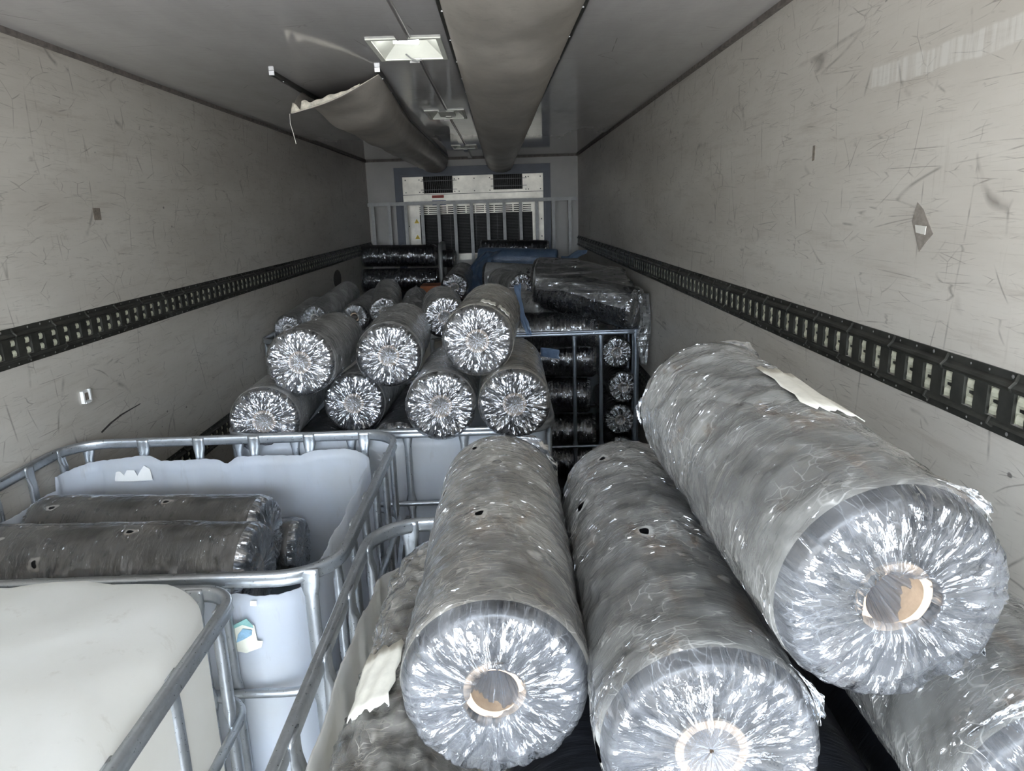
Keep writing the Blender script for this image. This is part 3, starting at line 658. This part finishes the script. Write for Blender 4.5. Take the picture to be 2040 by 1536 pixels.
# torn paper labels on the cut tank
def flatpatch(name, poly, axis, d, mat, par, label=None):
    n = len(poly); v = []
    for k in (0, 1):
        for a, z in poly: v.append((a, d - .0012 * k, z))
    f = [tuple(range(n)), tuple(range(n, 2 * n))[::-1]] + [(i, (i + 1) % n, n + (i + 1) % n, n + i) for i in range(n)]
    o = mesh_obj(name, v, f, mat, par, False); o.matrix_parent_inverse = Matrix.Translation(-Vector(par.location))
    if label: o['label'] = label
    return o
M_lab = simple('faded_label', (.72, .72, .62), .6, var=.12, scale=30); M_teal = simple('teal_print', (.22, .42, .40), .6, var=.3, scale=40); M_lblue = simple('smudged_blue_print', (.25, .42, .56), .6, var=.4, scale=30)
yn = 1.421
flatpatch('torn_label', [(-.650, .985), (-.60, .972), (-.565, .985), (-.56, 1.0), (-.572, 1.002), (-.575, 1.04), (-.60, 1.048), (-.62, 1.038), (-.645, 1.045), (-.652, 1.04)], 'y', yn, M_lab, c1, 'torn cream label with teal and blue print')
flatpatch('label_print', [(-.650, 1.040), (-.62, 1.034), (-.60, 1.043), (-.577, 1.034), (-.578, 1.042), (-.59, 1.058), (-.605, 1.05), (-.622, 1.042), (-.635, 1.056), (-.650, 1.052)], 'y', yn - .0013, M_teal, c1)
flatpatch('label_smudge', [(-.618, 1.0), (-.60, 1.008), (-.582, 1.018), (-.580, 1.030), (-.60, 1.034), (-.612, 1.02)], 'y', yn - .0026, M_lblue, c1)
flatpatch('label_scrap', [(-.578, 1.088), (-.564, 1.087), (-.563, 1.099), (-.576, 1.100)], 'y', yn, M_white, c1)
yf_ = 2.352
flatpatch('torn_label', [(-1.365, 1.045), (-1.30, 1.042), (-1.235, 1.045), (-1.238, 1.085), (-1.258, 1.098), (-1.268, 1.085), (-1.285, 1.062), (-1.292, 1.082), (-1.318, 1.084), (-1.33, 1.065), (-1.342, 1.080), (-1.356, 1.078), (-1.362, 1.06)], 'y', yf_, M_white, c1, 'ragged white remains of a paper label')

# ------------------------------------------------------------------ film wrapped rolls
GR = {'near': (300, 26), 'mid': (240, 20), 'far': (96, 12), 'tiny': (56, 8)}
nroll = [0]
def roll(label, A, Bp, r=.125, lod='mid', side=W_mid, end=W_midend, body=None, mode='flat', slack=.02, group='film wrapped rolls', patches=(), spin=0.0, wrap=True, pleat=.011, seed=None, cat='roll', name='polythene_roll', core=True, tabs=()):
    """A = centre of the end face nearer the viewer, Bp = centre of the other end"""
    nroll[0] += 1; rng = np.random.default_rng(seed or 100 + nroll[0])
    A, Bp = Vector(A), Vector(Bp); L = (A - Bp).length; Z = (A - Bp).normalized()
    Xa = Vector((1, 0, 0)) - Z * Z.x
    if Xa.length < .5: Xa = Vector((0, 1, 0)) - Z * Z.y
    Xa.normalize(); Ya = Z.cross(Xa); mid = (A + Bp) / 2
    if Ya.z < 0: Xa, Ya = -Xa, -Ya
    T = Matrix((Xa, Ya, Z)).transposed().to_4x4(); T.translation = mid
    R0 = empty(name, mid, label, cat, group); R0.matrix_world = T
    nt_, nf = GR[lod]; n1 = max(32, nt_ // 4)
    rb = r * .955; rc = r * .33; ri = r * .25; hL = L / 2 - .012
    # body
    th = np.linspace(0, 2 * np.pi, n1, endpoint=False); v = []; f = []
    secs = [(rc, hL)] + [(rc + (rb - rc) * q, hL + .0012 * ((k % 2) * 2 - 1) * (0 if k in (0, 5) else 1)) for k, q in enumerate((.2, .4, .6, .8, .90))] + [(rb * .965, hL - .008), (rb, hL - .024)]
    zz = np.linspace(hL - .04, -hL + .03, 10)
    ov = rng.uniform(0, 6.28)
    secs += [(rb, z) for z in zz] + [(rb, -hL + .004), (rb * .97, -hL), (rc, -hL)]
    for rr, z in secs:
        for t in th:
            q = rr * (1 + (.006 * math.sin(t * 2 + ov) + .004 * math.sin(3 * t + z * 8)) * (rr > rb * .9))
            v.append((q * math.cos(t), q * math.sin(t), z))
    for j in range(len(secs)):
        jn = (j + 1) % len(secs)
        for i in range(n1): f.append((j * n1 + i, jn * n1 + i, jn * n1 + (i + 1) % n1, j * n1 + (i + 1) % n1))
    mesh_obj('roll_body', v, f, body or M_black, R0)
    if core:
        v = []; f = []; hc = hL + .004; s2 = [(rc * .995, hc), (rc * .995, -hc), (ri, -hc), (ri, hc)]
        for rr, z in s2:
            for t in th: v.append((rr * math.cos(t), rr * math.sin(t), z))
        for j in range(4):
            jn = (j + 1) % 4
            for i in range(n1): f.append((j * n1 + i, j * n1 + (i + 1) % n1, jn * n1 + (i + 1) % n1, jn * n1 + i))
        mesh_obj('cardboard_core', v, f, M_coreface, R0, False)
    if wrap:
        th = np.linspace(0, 2 * np.pi, nt_, endpoint=False)
        # random pleat profiles (piecewise linear = crisp creases)
        def prof(kn):
            kx = np.sort(rng.uniform(0, 2 * np.pi, kn)); ky = rng.uniform(0, 1, kn); return lambda a: np.interp(np.mod(a, 2 * np.pi), np.concatenate([kx, [kx[0] + 2 * np.pi]]), np.concatenate([ky, [ky[0]]]), period=None) if True else None
        kn = {'near': 90, 'mid': 84, 'far': 44, 'tiny': 26}[lod]
        P1, P2, P3 = prof(kn), prof(int(kn * .6)), prof(int(kn * .35))
        twist = rng.uniform(-.35, .35)
        rows = []; mats = []
        def face(sign):
            out = []
            inner = .10 if mode == 'sunk' else .02
            for k in range(nf + 1):
                q = inner + (1.0 - inner) * k / nf        # 0 centre .. 1 rim
                wob = twist * (1 - q) + .10 * np.sin(3 * th + q * 9 + ov) * (1 - q) + .05 * np.sin(11 * th + q * 14)
                h = .5 * P1(th + wob) + .35 * P2(th - wob * .6 + 1) + .25 * P3(th + .3 * q)
                env = min(1, max(0, 1 - q) * 22) ** .6 * (.35 + .65 * q)
                if mode == 'sunk':
                    z = hL + .006 + pleat * h * env + .007 * min(1, (1 - q) * 4)
                    if q < .33: z = z - (.33 - q) * .33 * 1.0 + .010 * (P3(th) - .5)
                else:
                    z = hL + .006 + pleat * h * env + .004 * (1 - q)
                    if q < .26: z = z - .010 * (1 - (q / .26) ** 2)
                z = z - .016 * max(0, (q - .87) / .13) ** 2
                rr = r * (q * .995)
                if mode == 'sunk' and q < .33: rr = rr * (1 + .22 * np.sin(2 * th + ov) + .15 * (P2(th) - .5))
                out.append((rr * np.ones_like(th), sign * z))
            return out
        fr = face(1); rows += fr; mats += [1] * len(fr)
        # rounded rim then slack side
        zs = np.linspace(hL - .014, -hL + .014, {'near': 60, 'mid': 34, 'far': 18, 'tiny': 10}[lod])
        r1 = [ringnoise(rng, th, s_, (1, 2, 3, 5, 8), 1, 6) for s_ in (0,)]
        sd = rng.integers(1 << 30)
        for z in zs:
            rg = np.random.default_rng(sd)
            nse = ringnoise(rg, th, z * 6, (1, 2, 3, 4), .6, 2.5) + .6 * ringnoise(rg, th, z * 9, (6, 9, 13), .55, 3) + .35 * ringnoise(rg, th, z * 18, (17, 26, 41), .5, 4)
            if lod in ('near', 'mid'):
                rg2 = np.random.default_rng(sd + 1); nse = nse + .55 - 1.1 * np.abs(np.clip(ringnoise(rg2, th, z * 7, (2, 3, 5, 7), 1.0, 5), -1, 1)) + .4 - .8 * np.abs(np.clip(ringnoise(rg2, th, z * 12, (9, 14, 19), .9, 5), -1, 1))
            endf = min(1, (hL - abs(z)) / .05 + .25)
            rr = r * (1 + slack * (.45 + .55 * np.clip(nse, -1, 1.6)) * endf)
            rows.append((np.maximum(rr, rb * 1.018), np.full_like(th, z))); mats.append(0)
        bk = face(-1)[::-1]; rows += bk; mats += [1] * len(bk)
        rowarr = np.array([np.stack([rr * np.cos(th), rr * np.sin(th), z * np.ones_like(th)], 1) for rr, z in rows]).reshape(-1, 3)
        R_ = len(rows); f = []; fm = []
        for j in range(R_ - 1):
            b = j * nt_; mi = 1 if (mats[j] == 1 and mats[j + 1] == 1) else 0
            for i in range(nt_):
                i2 = (i + 1) % nt_; f.append((b + i, b + nt_ + i, b + nt_ + i2, b + i2)); fm.append(mi)
        o = mesh_obj('film_wrap', rowarr.tolist(), f, None, R0, True, [side, end], fm)
        o['label'] = 'crinkled clear film'
        for (tt, tz, tw, tl) in tabs:      # loose ragged tails of film standing off the roll
            v = []; f = []; na, nb_ = 10, 7; rg = np.random.default_rng(int(abs(tt)) + 5); fr_ = rg.uniform(.5, 1, 11)
            for b in range(nb_ + 1):
                for a in range(na + 1):
                    t = math.radians(tt + tw * (a / na - .5) * (1 - .45 * b / nb_)); q = r * (1.01 + slack * .5) + tl * (b / nb_) * math.sin(math.pi * (a + .6) / (na + 1.2)) ** .6 * fr_[a]
                    zz_ = tz * (hL - .02) + np.sign(tz) * .9 * tl * (b / nb_) ** 1.5 + .004 * math.sin(a * 1.1 + b)
                    v.append((q * math.cos(t), q * math.sin(t), zz_))
            for b in range(nb_):
                for a in range(na): k_ = b * (na + 1) + a; f.append((k_, k_ + 1, k_ + na + 2, k_ + na + 1))
            mesh_obj('film_tail', v, f, W_far, R0)
    for (pn, t0, t1, z0, z1, mt, pl) in patches:
        n, m2 = 14, 6; v = []; rg = np.random.default_rng(7)
        for k in (0, 1):
            for j in range(m2 + 1):
                for i in range(n + 1):
                    t = math.radians(t0 + (t1 - t0) * i / n); z = z0 + (z1 - z0) * j / m2
                    if j in (0, m2): z += .004 * math.sin(i * 2.3) + .003 * math.sin(i * 5.1)
                    if i in (0, n): t += .03 * math.sin(j * 2.9)
                    q = r * (1 + slack * 1.1) + .002 + .0012 * k + .0015 * math.sin(i * 1.1 + j)
                    v.append((q * math.cos(t), q * math.sin(t), z))
        K = (m2 + 1) * (n + 1); f = []
        for j in range(m2):
            for i in range(n):
                a = j * (n + 1) + i; f.append((a, a + 1, a + n + 2, a + n + 1)); f.append((K + a, K + a + n + 1, K + a + n + 2, K + a + 1))
        rim = [i for i in range(n + 1)] + [j * (n + 1) + n for j in range(1, m2 + 1)] + [m2 * (n + 1) + i for i in range(n - 1, -1, -1)] + [j * (n + 1) for j in range(m2 - 1, 0, -1)]
        for a, b in zip(rim, rim[1:] + rim[:1]): f.append((a, K + a, K + b, b))
        o = mesh_obj(pn, v, f, mt, R0); o['label'] = pl
    return R0
G0 = 'big film wrapped rolls in the near container'; G1 = 'silver-ended rolls in the middle container'; G2 = 'small rolls on the far left container'; G3 = 'rolls heaped at the far end'; G4 = 'rolls stacked in the right-hand cage'
NR = dict(lod='near', end=W_end, group=G0, pleat=.016)
roll('big dusty roll in the near centre, film torn in holes along its top', (-.029, .794, 1.312), (-.020, 1.50, 1.318), r=.123, side=W_near, mode='sunk', slack=.035, tabs=[(48, -1, 55, .018), (25, -1, 30, .012)], **NR)
roll('big muddy wrapped roll right of the centre one, its end cut by the picture bottom', (.216, .675, 1.312), (.238, 1.44, 1.314), side=W_near2, mode='flat', slack=.045, tabs=[(25, 1, 40, .012)], **NR)
roll('largest wrapped roll at right, lying on top with an open core', (.402, .669, 1.500), (.377, 1.330, 1.538), side=W_near3, mode='sunk', slack=.055, tabs=[(60, -1, 50, .015), (180, -1, 30, .010), (-42, 1, 40, .022), (52, 1, 40, .012)], patches=[('paper_label', 88, 60, -.10, .10, M_paper, 'torn white paper label')], **NR)
roll('wrapped roll in the bottom right corner under the largest roll', (.575, .60, 1.285), (.60, 1.36, 1.30), side=W_near2, mode='flat', slack=.05, tabs=[(110, 1, 70, .018)], **NR)
roll('bare black roll showing between the two nearest right-hand rolls', (.395, .70, 1.055), (.40, 1.45, 1.06), side=W_near2, wrap=False, lod='far', group=G0)
roll('bare black roll low between the near centre roll and the muddy one', (.095, .72, 1.04), (.10, 1.45, 1.05), side=W_near2, wrap=False, lod='far', group=G0)
roll('bare black roll low under the bottom right wrapped roll', (.665, .72, 1.0), (.67, 1.45, 1.0), side=W_near2, wrap=False, lod='far', group=G0)
roll('dirty roll slumped low against the left side of the near container', (-.178, .76, 1.085), (-.150, 1.47, 1.12), r=.10, side=W_dark, end=W_end, lod='near', mode='flat', slack=.13, group=G0, patches=[('cardboard_strip', 138, 100, .04, .19, M_paper, 'cream corrugated cardboard strip')])
# middle container
MR = dict(lod='mid', side=W_mid, end=W_midend, group=G1)
roll('silver-ended roll lowest at the left of the middle pile', (-.885, 2.503, 1.195), (-.955, 3.285, 1.16), **MR)
roll('silver-ended roll in the bottom tier, second from the left', (-.603, 2.716, 1.195), (-.586, 3.42, 1.16), r=.120, **MR)
roll('silver-ended roll in the bottom tier, third from the left', (-.236, 2.43, 1.249), (-.245, 3.20, 1.210), slack=.03, **MR)
roll('silver-ended roll in the bottom tier at the right corner of the rail', (.024, 2.38, 1.260), (.030, 3.13, 1.248), **{**MR, 'side': W_brown})
roll('silver-ended roll leaning on the lowest left one, upper tier', (-.750, 2.557, 1.398), (-.780, 3.32, 1.355), **MR)
roll('silver-ended roll in the upper tier, between the left one and the top one', (-.449, 2.696, 1.385), (-.475, 3.36, 1.385), slack=.045, **MR)
roll('silver-ended roll topmost of the middle pile with a tape strip round it', (-.098, 2.443, 1.475), (-.055, 3.18, 1.48), **{**MR, 'side': W_brown, 'slack': .035, 'patches': [('tape_strip', 84, 62, .26, .325, M_paper, 'cream tape strip'), ('tape_strip', 56, 34, .25, .315, M_paper, 'cream tape strip')]})
roll('dark roll deep in the middle container, right of the lowest left roll', (-.755, 2.62, .985), (-.74, 3.34, .985), **{**MR, 'side': W_far})
roll('dark roll deep in the middle container between the second and third bottom rolls', (-.42, 2.60, 1.02), (-.42, 3.34, 1.01), **{**MR, 'side': W_far})
roll('wrapped roll standing behind the gap left of the topmost roll', (-.276, 3.30, 1.44), (-.33, 3.80, 1.44), r=.10, lod='far', side=W_mid, end=W_farend, group=G1)
# far left container
SR = dict(lod='far', r=.098, side=W_mid, end=W_farend, group=G2)
roll('small roll tight against the left wall', (-1.440, 4.72, 1.195), (-1.435, 5.50, 1.235), **{**SR, 'r': .092})
roll('small roll second from the left wall, long grey side showing', (-1.292, 4.86, 1.240), (-1.20, 5.60, 1.335), **{**SR, 'r': .092})
roll('small roll with a dark open core, third from the left wall', (-1.05, 5.00, 1.22), (-1.0, 5.70, 1.26), **{**SR, 'mode': 'sunk'})
roll('small roll with a pale ring, right of the open-cored one', (-.80, 4.76, 1.285), (-.88, 5.50, 1.345), **SR)
roll('grey dusty roll right of the pale-ringed one with a twisted film tip', (-.635, 4.80, 1.235), (-.66, 5.45, 1.29), **{**SR, 'r': .088, 'slack': .06})
roll('small roll lying under the pale-ringed pair', (-.93, 4.70, 1.06), (-.93, 5.40, 1.10), **{**SR, 'r': .085})
# right-hand cage: crosswise stack, then small end-on rolls
CR = dict(lod='far', side=W_far, end=W_farend, body=M_black_s, group=G4)
for (l, a, b) in (('black roll topmost of the crosswise stack in the right-hand cage', (.59, 4.50, 1.155), (.02, 4.54, 1.165)), ('black roll second from the top of the crosswise stack in the cage', (.585, 4.57, .955), (.05, 4.62, .965)),
                  ('short black roll third down the crosswise stack, level with the hoop', (.545, 4.55, .72), (.05, 4.60, .73)), ('black roll fourth down the crosswise stack in the cage', (.578, 4.55, .475), (.05, 4.60, .48)), ('black roll at the foot of the crosswise stack in the cage', (.575, 4.55, .265), (.05, 4.60, .265))):
    roll(l, a, b, r=.115, **CR)
for (l, a) in (('small roll end-on at the top right inside the cage', (.715, 4.53, 1.0)), ('small roll end-on in the middle right inside the cage', (.755, 4.50, .775)), ('small roll end-on low right inside the cage', (.735, 4.50, .555)), ('small roll end-on at the foot of the right side of the cage', (.74, 4.50, .335))):
    roll(l, a, (a[0], a[1] + .72, a[2]), r=.103, **CR)
roll('big glossy black roll slanting across the top of the right-hand cage', (.81, 4.33, 1.31), (.241, 4.70, 1.407), r=.128, **{**CR, 'lod': 'mid', 'slack': .05, 'side': W_far, 'patches': [('white_label', 150 - 180, 128 - 180, .10, .18, M_white, 'small white label')]})
roll('black roll lying behind the big slanting one on the right', (.80, 4.82, 1.395), (.22, 5.02, 1.475), r=.12, **{**CR, 'slack': .05, 'side': W_mid})
roll('small clear-wrapped roll with a curled open end beside the big slanting one', (.265, 4.64, 1.30), (.0, 4.90, 1.33), r=.075, **{**CR, 'side': W_mid, 'end': W_mid, 'slack': .08})
roll('short roll under the film between the topmost roll and the slanting one', (.14, 5.15, 1.375), (-.03, 5.75, 1.37), r=.10, **{**CR, 'side': W_mid})
# far end heap
FR = dict(lod='far', side=W_far, end=W_farend, body=M_black_s, group=G3)
roll('shiny black roll topmost of the crosswise pair at the far left', (-.72, 8.0, 1.458), (-1.535, 8.02, 1.478), r=.118, **FR)
roll('shiny black roll lower of the crosswise pair at the far left', (-.695, 7.9, 1.205), (-1.535, 7.92, 1.215), r=.128, **FR)
roll('short wrapped roll end poking out behind the grey post', (-.53, 8.2, 1.405), (-.70, 8.22, 1.412), r=.10, **FR)
roll('grey wrapped roll end-on in the dark gap at the far centre', (-.445, 6.5, 1.255), (-.40, 7.3, 1.30), r=.125, **{**FR, 'side': W_mid})
roll('dark grey roll lying crosswise just below the blue one', (.32, 6.2, 1.335), (-.16, 6.3, 1.365), r=.12, **{**FR, 'side': W_mid})
roll('roll wrapped in blue film lying crosswise at the far end', (.57, 7.5, 1.40), (-.25, 7.6, 1.435), r=.112, lod='far', side=M_blue, end=M_blue, group=G3, slack=.03)
roll('black roll beneath the black one behind the blue roll, nearly hidden', (.50, 7.88, 1.285), (-.24, 7.9, 1.285), r=.10, **FR)
roll('black roll lying crosswise behind the blue one', (.50, 7.86, 1.49), (-.24, 7.9, 1.515), r=.10, **FR)

# ------------------------------------------------------------------ blue film, loose pieces
def sheet(name, rows, mat, nu=24, nv=30, amp=.01, seed=1, parent=None, label=None, cat=None, thick=.0015):
    rows = [[Vector(p) for p in r_] for r_ in rows]; rng = np.random.default_rng(seed); ph = rng.uniform(0, 6, 12); v = []
    def at(r_, u):
        u *= len(r_) - 1; k = min(len(r_) - 2, int(u)); q = u - k; q = q * q * (3 - 2 * q) * .5 + q * .5; return r_[k].lerp(r_[k + 1], q)
    for j in range(nv + 1):
        t = j / nv * (len(rows) - 1); k = min(len(rows) - 2, int(t)); q = t - k
        for i in range(nu + 1):
            u = i / nu; p = at(rows[k], u).lerp(at(rows[k + 1], u), q)
            w_ = math.sin(u * 9 + ph[0] + 2 * math.sin(j * .3 + ph[1])) + .6 * math.sin(u * 23 + j * .25 + ph[2]) + .5 * math.sin(j * .8 + ph[3] + u * 5)
            v.append(p + Vector((w_ * .4, -w_, w_ * .5)) * amp)
    f = [(j * (nu + 1) + i, j * (nu + 1) + i + 1, (j + 1) * (nu + 1) + i + 1, (j + 1) * (nu + 1) + i) for j in range(nv) for i in range(nu)]
    o = mesh_obj(name, v, f, mat, parent); sm = o.modifiers.new('thick', 'SOLIDIFY'); sm.thickness = thick
    return tag(o, label, cat)
sheet('blue_film', [[(.0, 7.36, 1.53), (-.15, 7.36, 1.52), (-.25, 7.33, 1.47)], [(-.10, 7.25, 1.45), (-.22, 7.2, 1.43), (-.33, 7.2, 1.38)], [(-.15, 7.0, 1.33), (-.25, 7.0, 1.32), (-.36, 7.0, 1.29)], [(-.10, 6.75, 1.20), (-.22, 6.75, 1.18), (-.34, 6.75, 1.17)], [(-.16, 6.65, 1.09), (-.24, 6.65, 1.08), (-.33, 6.65, 1.08)]], M_blue, amp=.014, seed=3, label='crumpled blue film hanging down left of the blue roll', cat='plastic film')
sheet('blue_film', [[(.60, 7.45, 1.44), (.62, 7.45, 1.36)], [(.68, 7.42, 1.45), (.70, 7.42, 1.38)], [(.76, 7.40, 1.50), (.80, 7.40, 1.44)], [(.86, 7.38, 1.50), (.86, 7.38, 1.47)]], M_blue, 8, 16, .008, 5, label='blue film tail twisted off the right end of the blue roll', cat='plastic film')
sheet('blue_film', [[(.050, 3.45, 1.56), (.080, 3.45, 1.57)], [(.062, 3.38, 1.49), (.085, 3.38, 1.49)], [(.075, 3.33, 1.42), (.105, 3.33, 1.41)], [(.10, 3.3, 1.345), (.125, 3.3, 1.345)]], M_blue, 8, 24, .006, 6, label='narrow blue film strip right of the topmost silver-ended roll', cat='plastic film')
sheet('blue_film', [[(.165, 3.34, 1.275), (.165, 3.34, 1.235)], [(.21, 3.32, 1.278), (.21, 3.32, 1.23)], [(.25, 3.30, 1.27), (.25, 3.30, 1.225)]], M_blue, 6, 8, .003, 7, label='small blue film scrap at the back right corner of the middle container', cat='plastic film')
sheet('clear_film_tip', [[(-.63, 4.86, 1.335), (-.545, 4.86, 1.325)], [(-.66, 5.0, 1.36), (-.565, 5.0, 1.36)], [(-.645, 5.1, 1.385), (-.59, 5.1, 1.385)], [(-.632, 5.15, 1.412), (-.622, 5.15, 1.412)]], W_mid, 10, 14, .008, 8, label='pointed twist of clear film on the dusty roll by the orange crate', cat='plastic film', thick=0.001)
W_loose = wrap_mat('loose_clear_film', .10, .10, (.42, .42, .41), .1, .8, .12, .12)
sheet('clear_film_sheet', [[(.25, 4.86, 1.605), (.50, 4.83, 1.585), (.78, 4.78, 1.515)], [(.21, 4.70, 1.555), (.48, 4.58, 1.515), (.80, 4.44, 1.46)], [(.20, 4.56, 1.50), (.42, 4.44, 1.475), (.76, 4.24, 1.40)], [(.20, 4.53, 1.42), (.36, 4.42, 1.42), (.70, 4.20, 1.33)]], W_loose, 30, 24, .006, 21, label='loose clear film sheet draped over the glossy slanting black roll', cat='plastic film', thick=.0006)
sheet('clear_film_sheet', [[(.80, 4.28, 1.40), (.88, 4.34, 1.40)], [(.82, 4.30, 1.25), (.895, 4.34, 1.24)], [(.80, 4.33, 1.12), (.89, 4.35, 1.12)], [(.84, 4.34, .96), (.87, 4.35, .95)]], W_loose, 12, 24, .006, 22, label='crumpled clear film tail hanging over the right corner of the tall cage', cat='plastic film', thick=.0006)
sheet('black_film', [[(-.52, 5.9, 1.20), (-.36, 5.9, 1.22), (-.22, 5.9, 1.20)], [(-.52, 5.85, 1.15), (-.36, 5.8, 1.17), (-.22, 5.8, 1.15)], [(-.50, 5.8, 1.05), (-.36, 5.75, 1.08), (-.22, 5.75, 1.05)]], M_black_s, 20, 16, .014, 9, label='crumpled black film beyond the topmost silver-ended roll', cat='plastic film')

# post frame holding the far left pair
m = MB(); sweep(m, [(-.655, 7.68, 0), (-.655, 7.68, 1.50), (-.655, 7.72, 1.56), (-.655, 7.80, 1.585), (-.655, 8.10, 1.585), (-.655, 8.18, 1.56), (-.655, 8.22, 1.50), (-.655, 8.22, 0)], circ(.024, 10), up=Vector((1, 0, 0)))
tag(m.build('hoop_post', M_steel_dull, None, True), 'grey steel hoop post at the right end of the far left pair of rolls', 'post')
# orange crate with grey board on top
K = empty('orange_crate', (-.69, 6.9, .9), 'orange plastic crate half hidden beyond the small rolls', 'crate'); KI = Matrix.Translation(-Vector(K.location))
m = MB(); m.box(-.78, -.60, 6.8, 7.1, 0, 1.23)
for z in (.80, .95, 1.10): m.box(-.755, -.625, 6.795, 6.805, z, z + .07, 1)
m.box(-.785, -.595, 6.79, 7.105, 1.20, 1.245)
o = m.build('crate_body', [M_orange, M_hole], K); o.matrix_parent_inverse = KI
m = MB(); m.add([(-.70, 6.25, 1.12), (-.42, 6.25, 1.16), (-.42, 6.75, 1.20), (-.63, 6.75, 1.19), (-.70, 6.25, 1.09), (-.42, 6.25, 1.13), (-.42, 6.75, 1.17), (-.63, 6.75, 1.16)], [(0, 1, 2, 3), (7, 6, 5, 4), (0, 4, 5, 1), (1, 5, 6, 2), (2, 6, 7, 3), (3, 7, 4, 0)])
m.box(-.68, -.43, 6.3, 6.7, 0, 1.10, 1)
tag(m.build('lidded_box', [M_greybox, M_orange]), 'grey lidded orange box right of the orange crate', 'box')
# board leaning between the containers
m = MB(); sweep(m, [(-.355, 1.86, .10), (-.352, 1.90, .62), (-.340, 1.95, .84), (-.315, 2.0, 1.02)], [(-.006, -.075), (.006, -.075), (.006, .075), (-.006, .075)], up=Vector((0, 1, 0)))
tag(m.build('weathered_board', M_wood), 'slate grey board leaning between the cut container and the near container', 'board')
m = MB(); sweep(m, [(-.30, 1.93, .74), (-.300, 1.93, .86), (-.293, 1.93, .945)], [(-.008, -.003), (.008, -.003), (.008, .003), (-.008, .003)], up=Vector((0, 1, 0)), scales=[(1, 1), (.9, 1), (.2, .6)])
tag(m.build('wood_splinter', M_splint), 'pale split piece of wood beside the slate grey board', 'wood')

# rolls inside the cut container on the left
IR = dict(lod='mid', end=W_farend, body=black_mat('grey_black_polythene', .38, (.018, .018, .020)), group='dusty rolls inside the cut container')
W_in = wrap_mat('thin_dusty_film', .04, .035, (.42, .40, .37), .3, .45, .17, .16, holes=True)
roll('dusty black roll at the back inside the cut container, holes along its film', (-.745, 2.04, .965), (-1.47, 2.10, .965), side=W_in, **IR)
roll('dusty black roll at the front inside the cut container', (-.675, 1.76, 1.0), (-1.46, 1.80, 1.0), side=W_in, **{**IR, 'slack': .04})
roll('short roll end standing between the dusty rolls and the far tank wall', (-.70, 2.215, .84), (-1.2, 2.225, .83), r=.10, side=W_in, **IR)
roll('dark roll lowest inside the cut container under the dusty pair', (-.56, 1.62, .78), (-1.4, 1.65, .78), side=W_in, **IR)
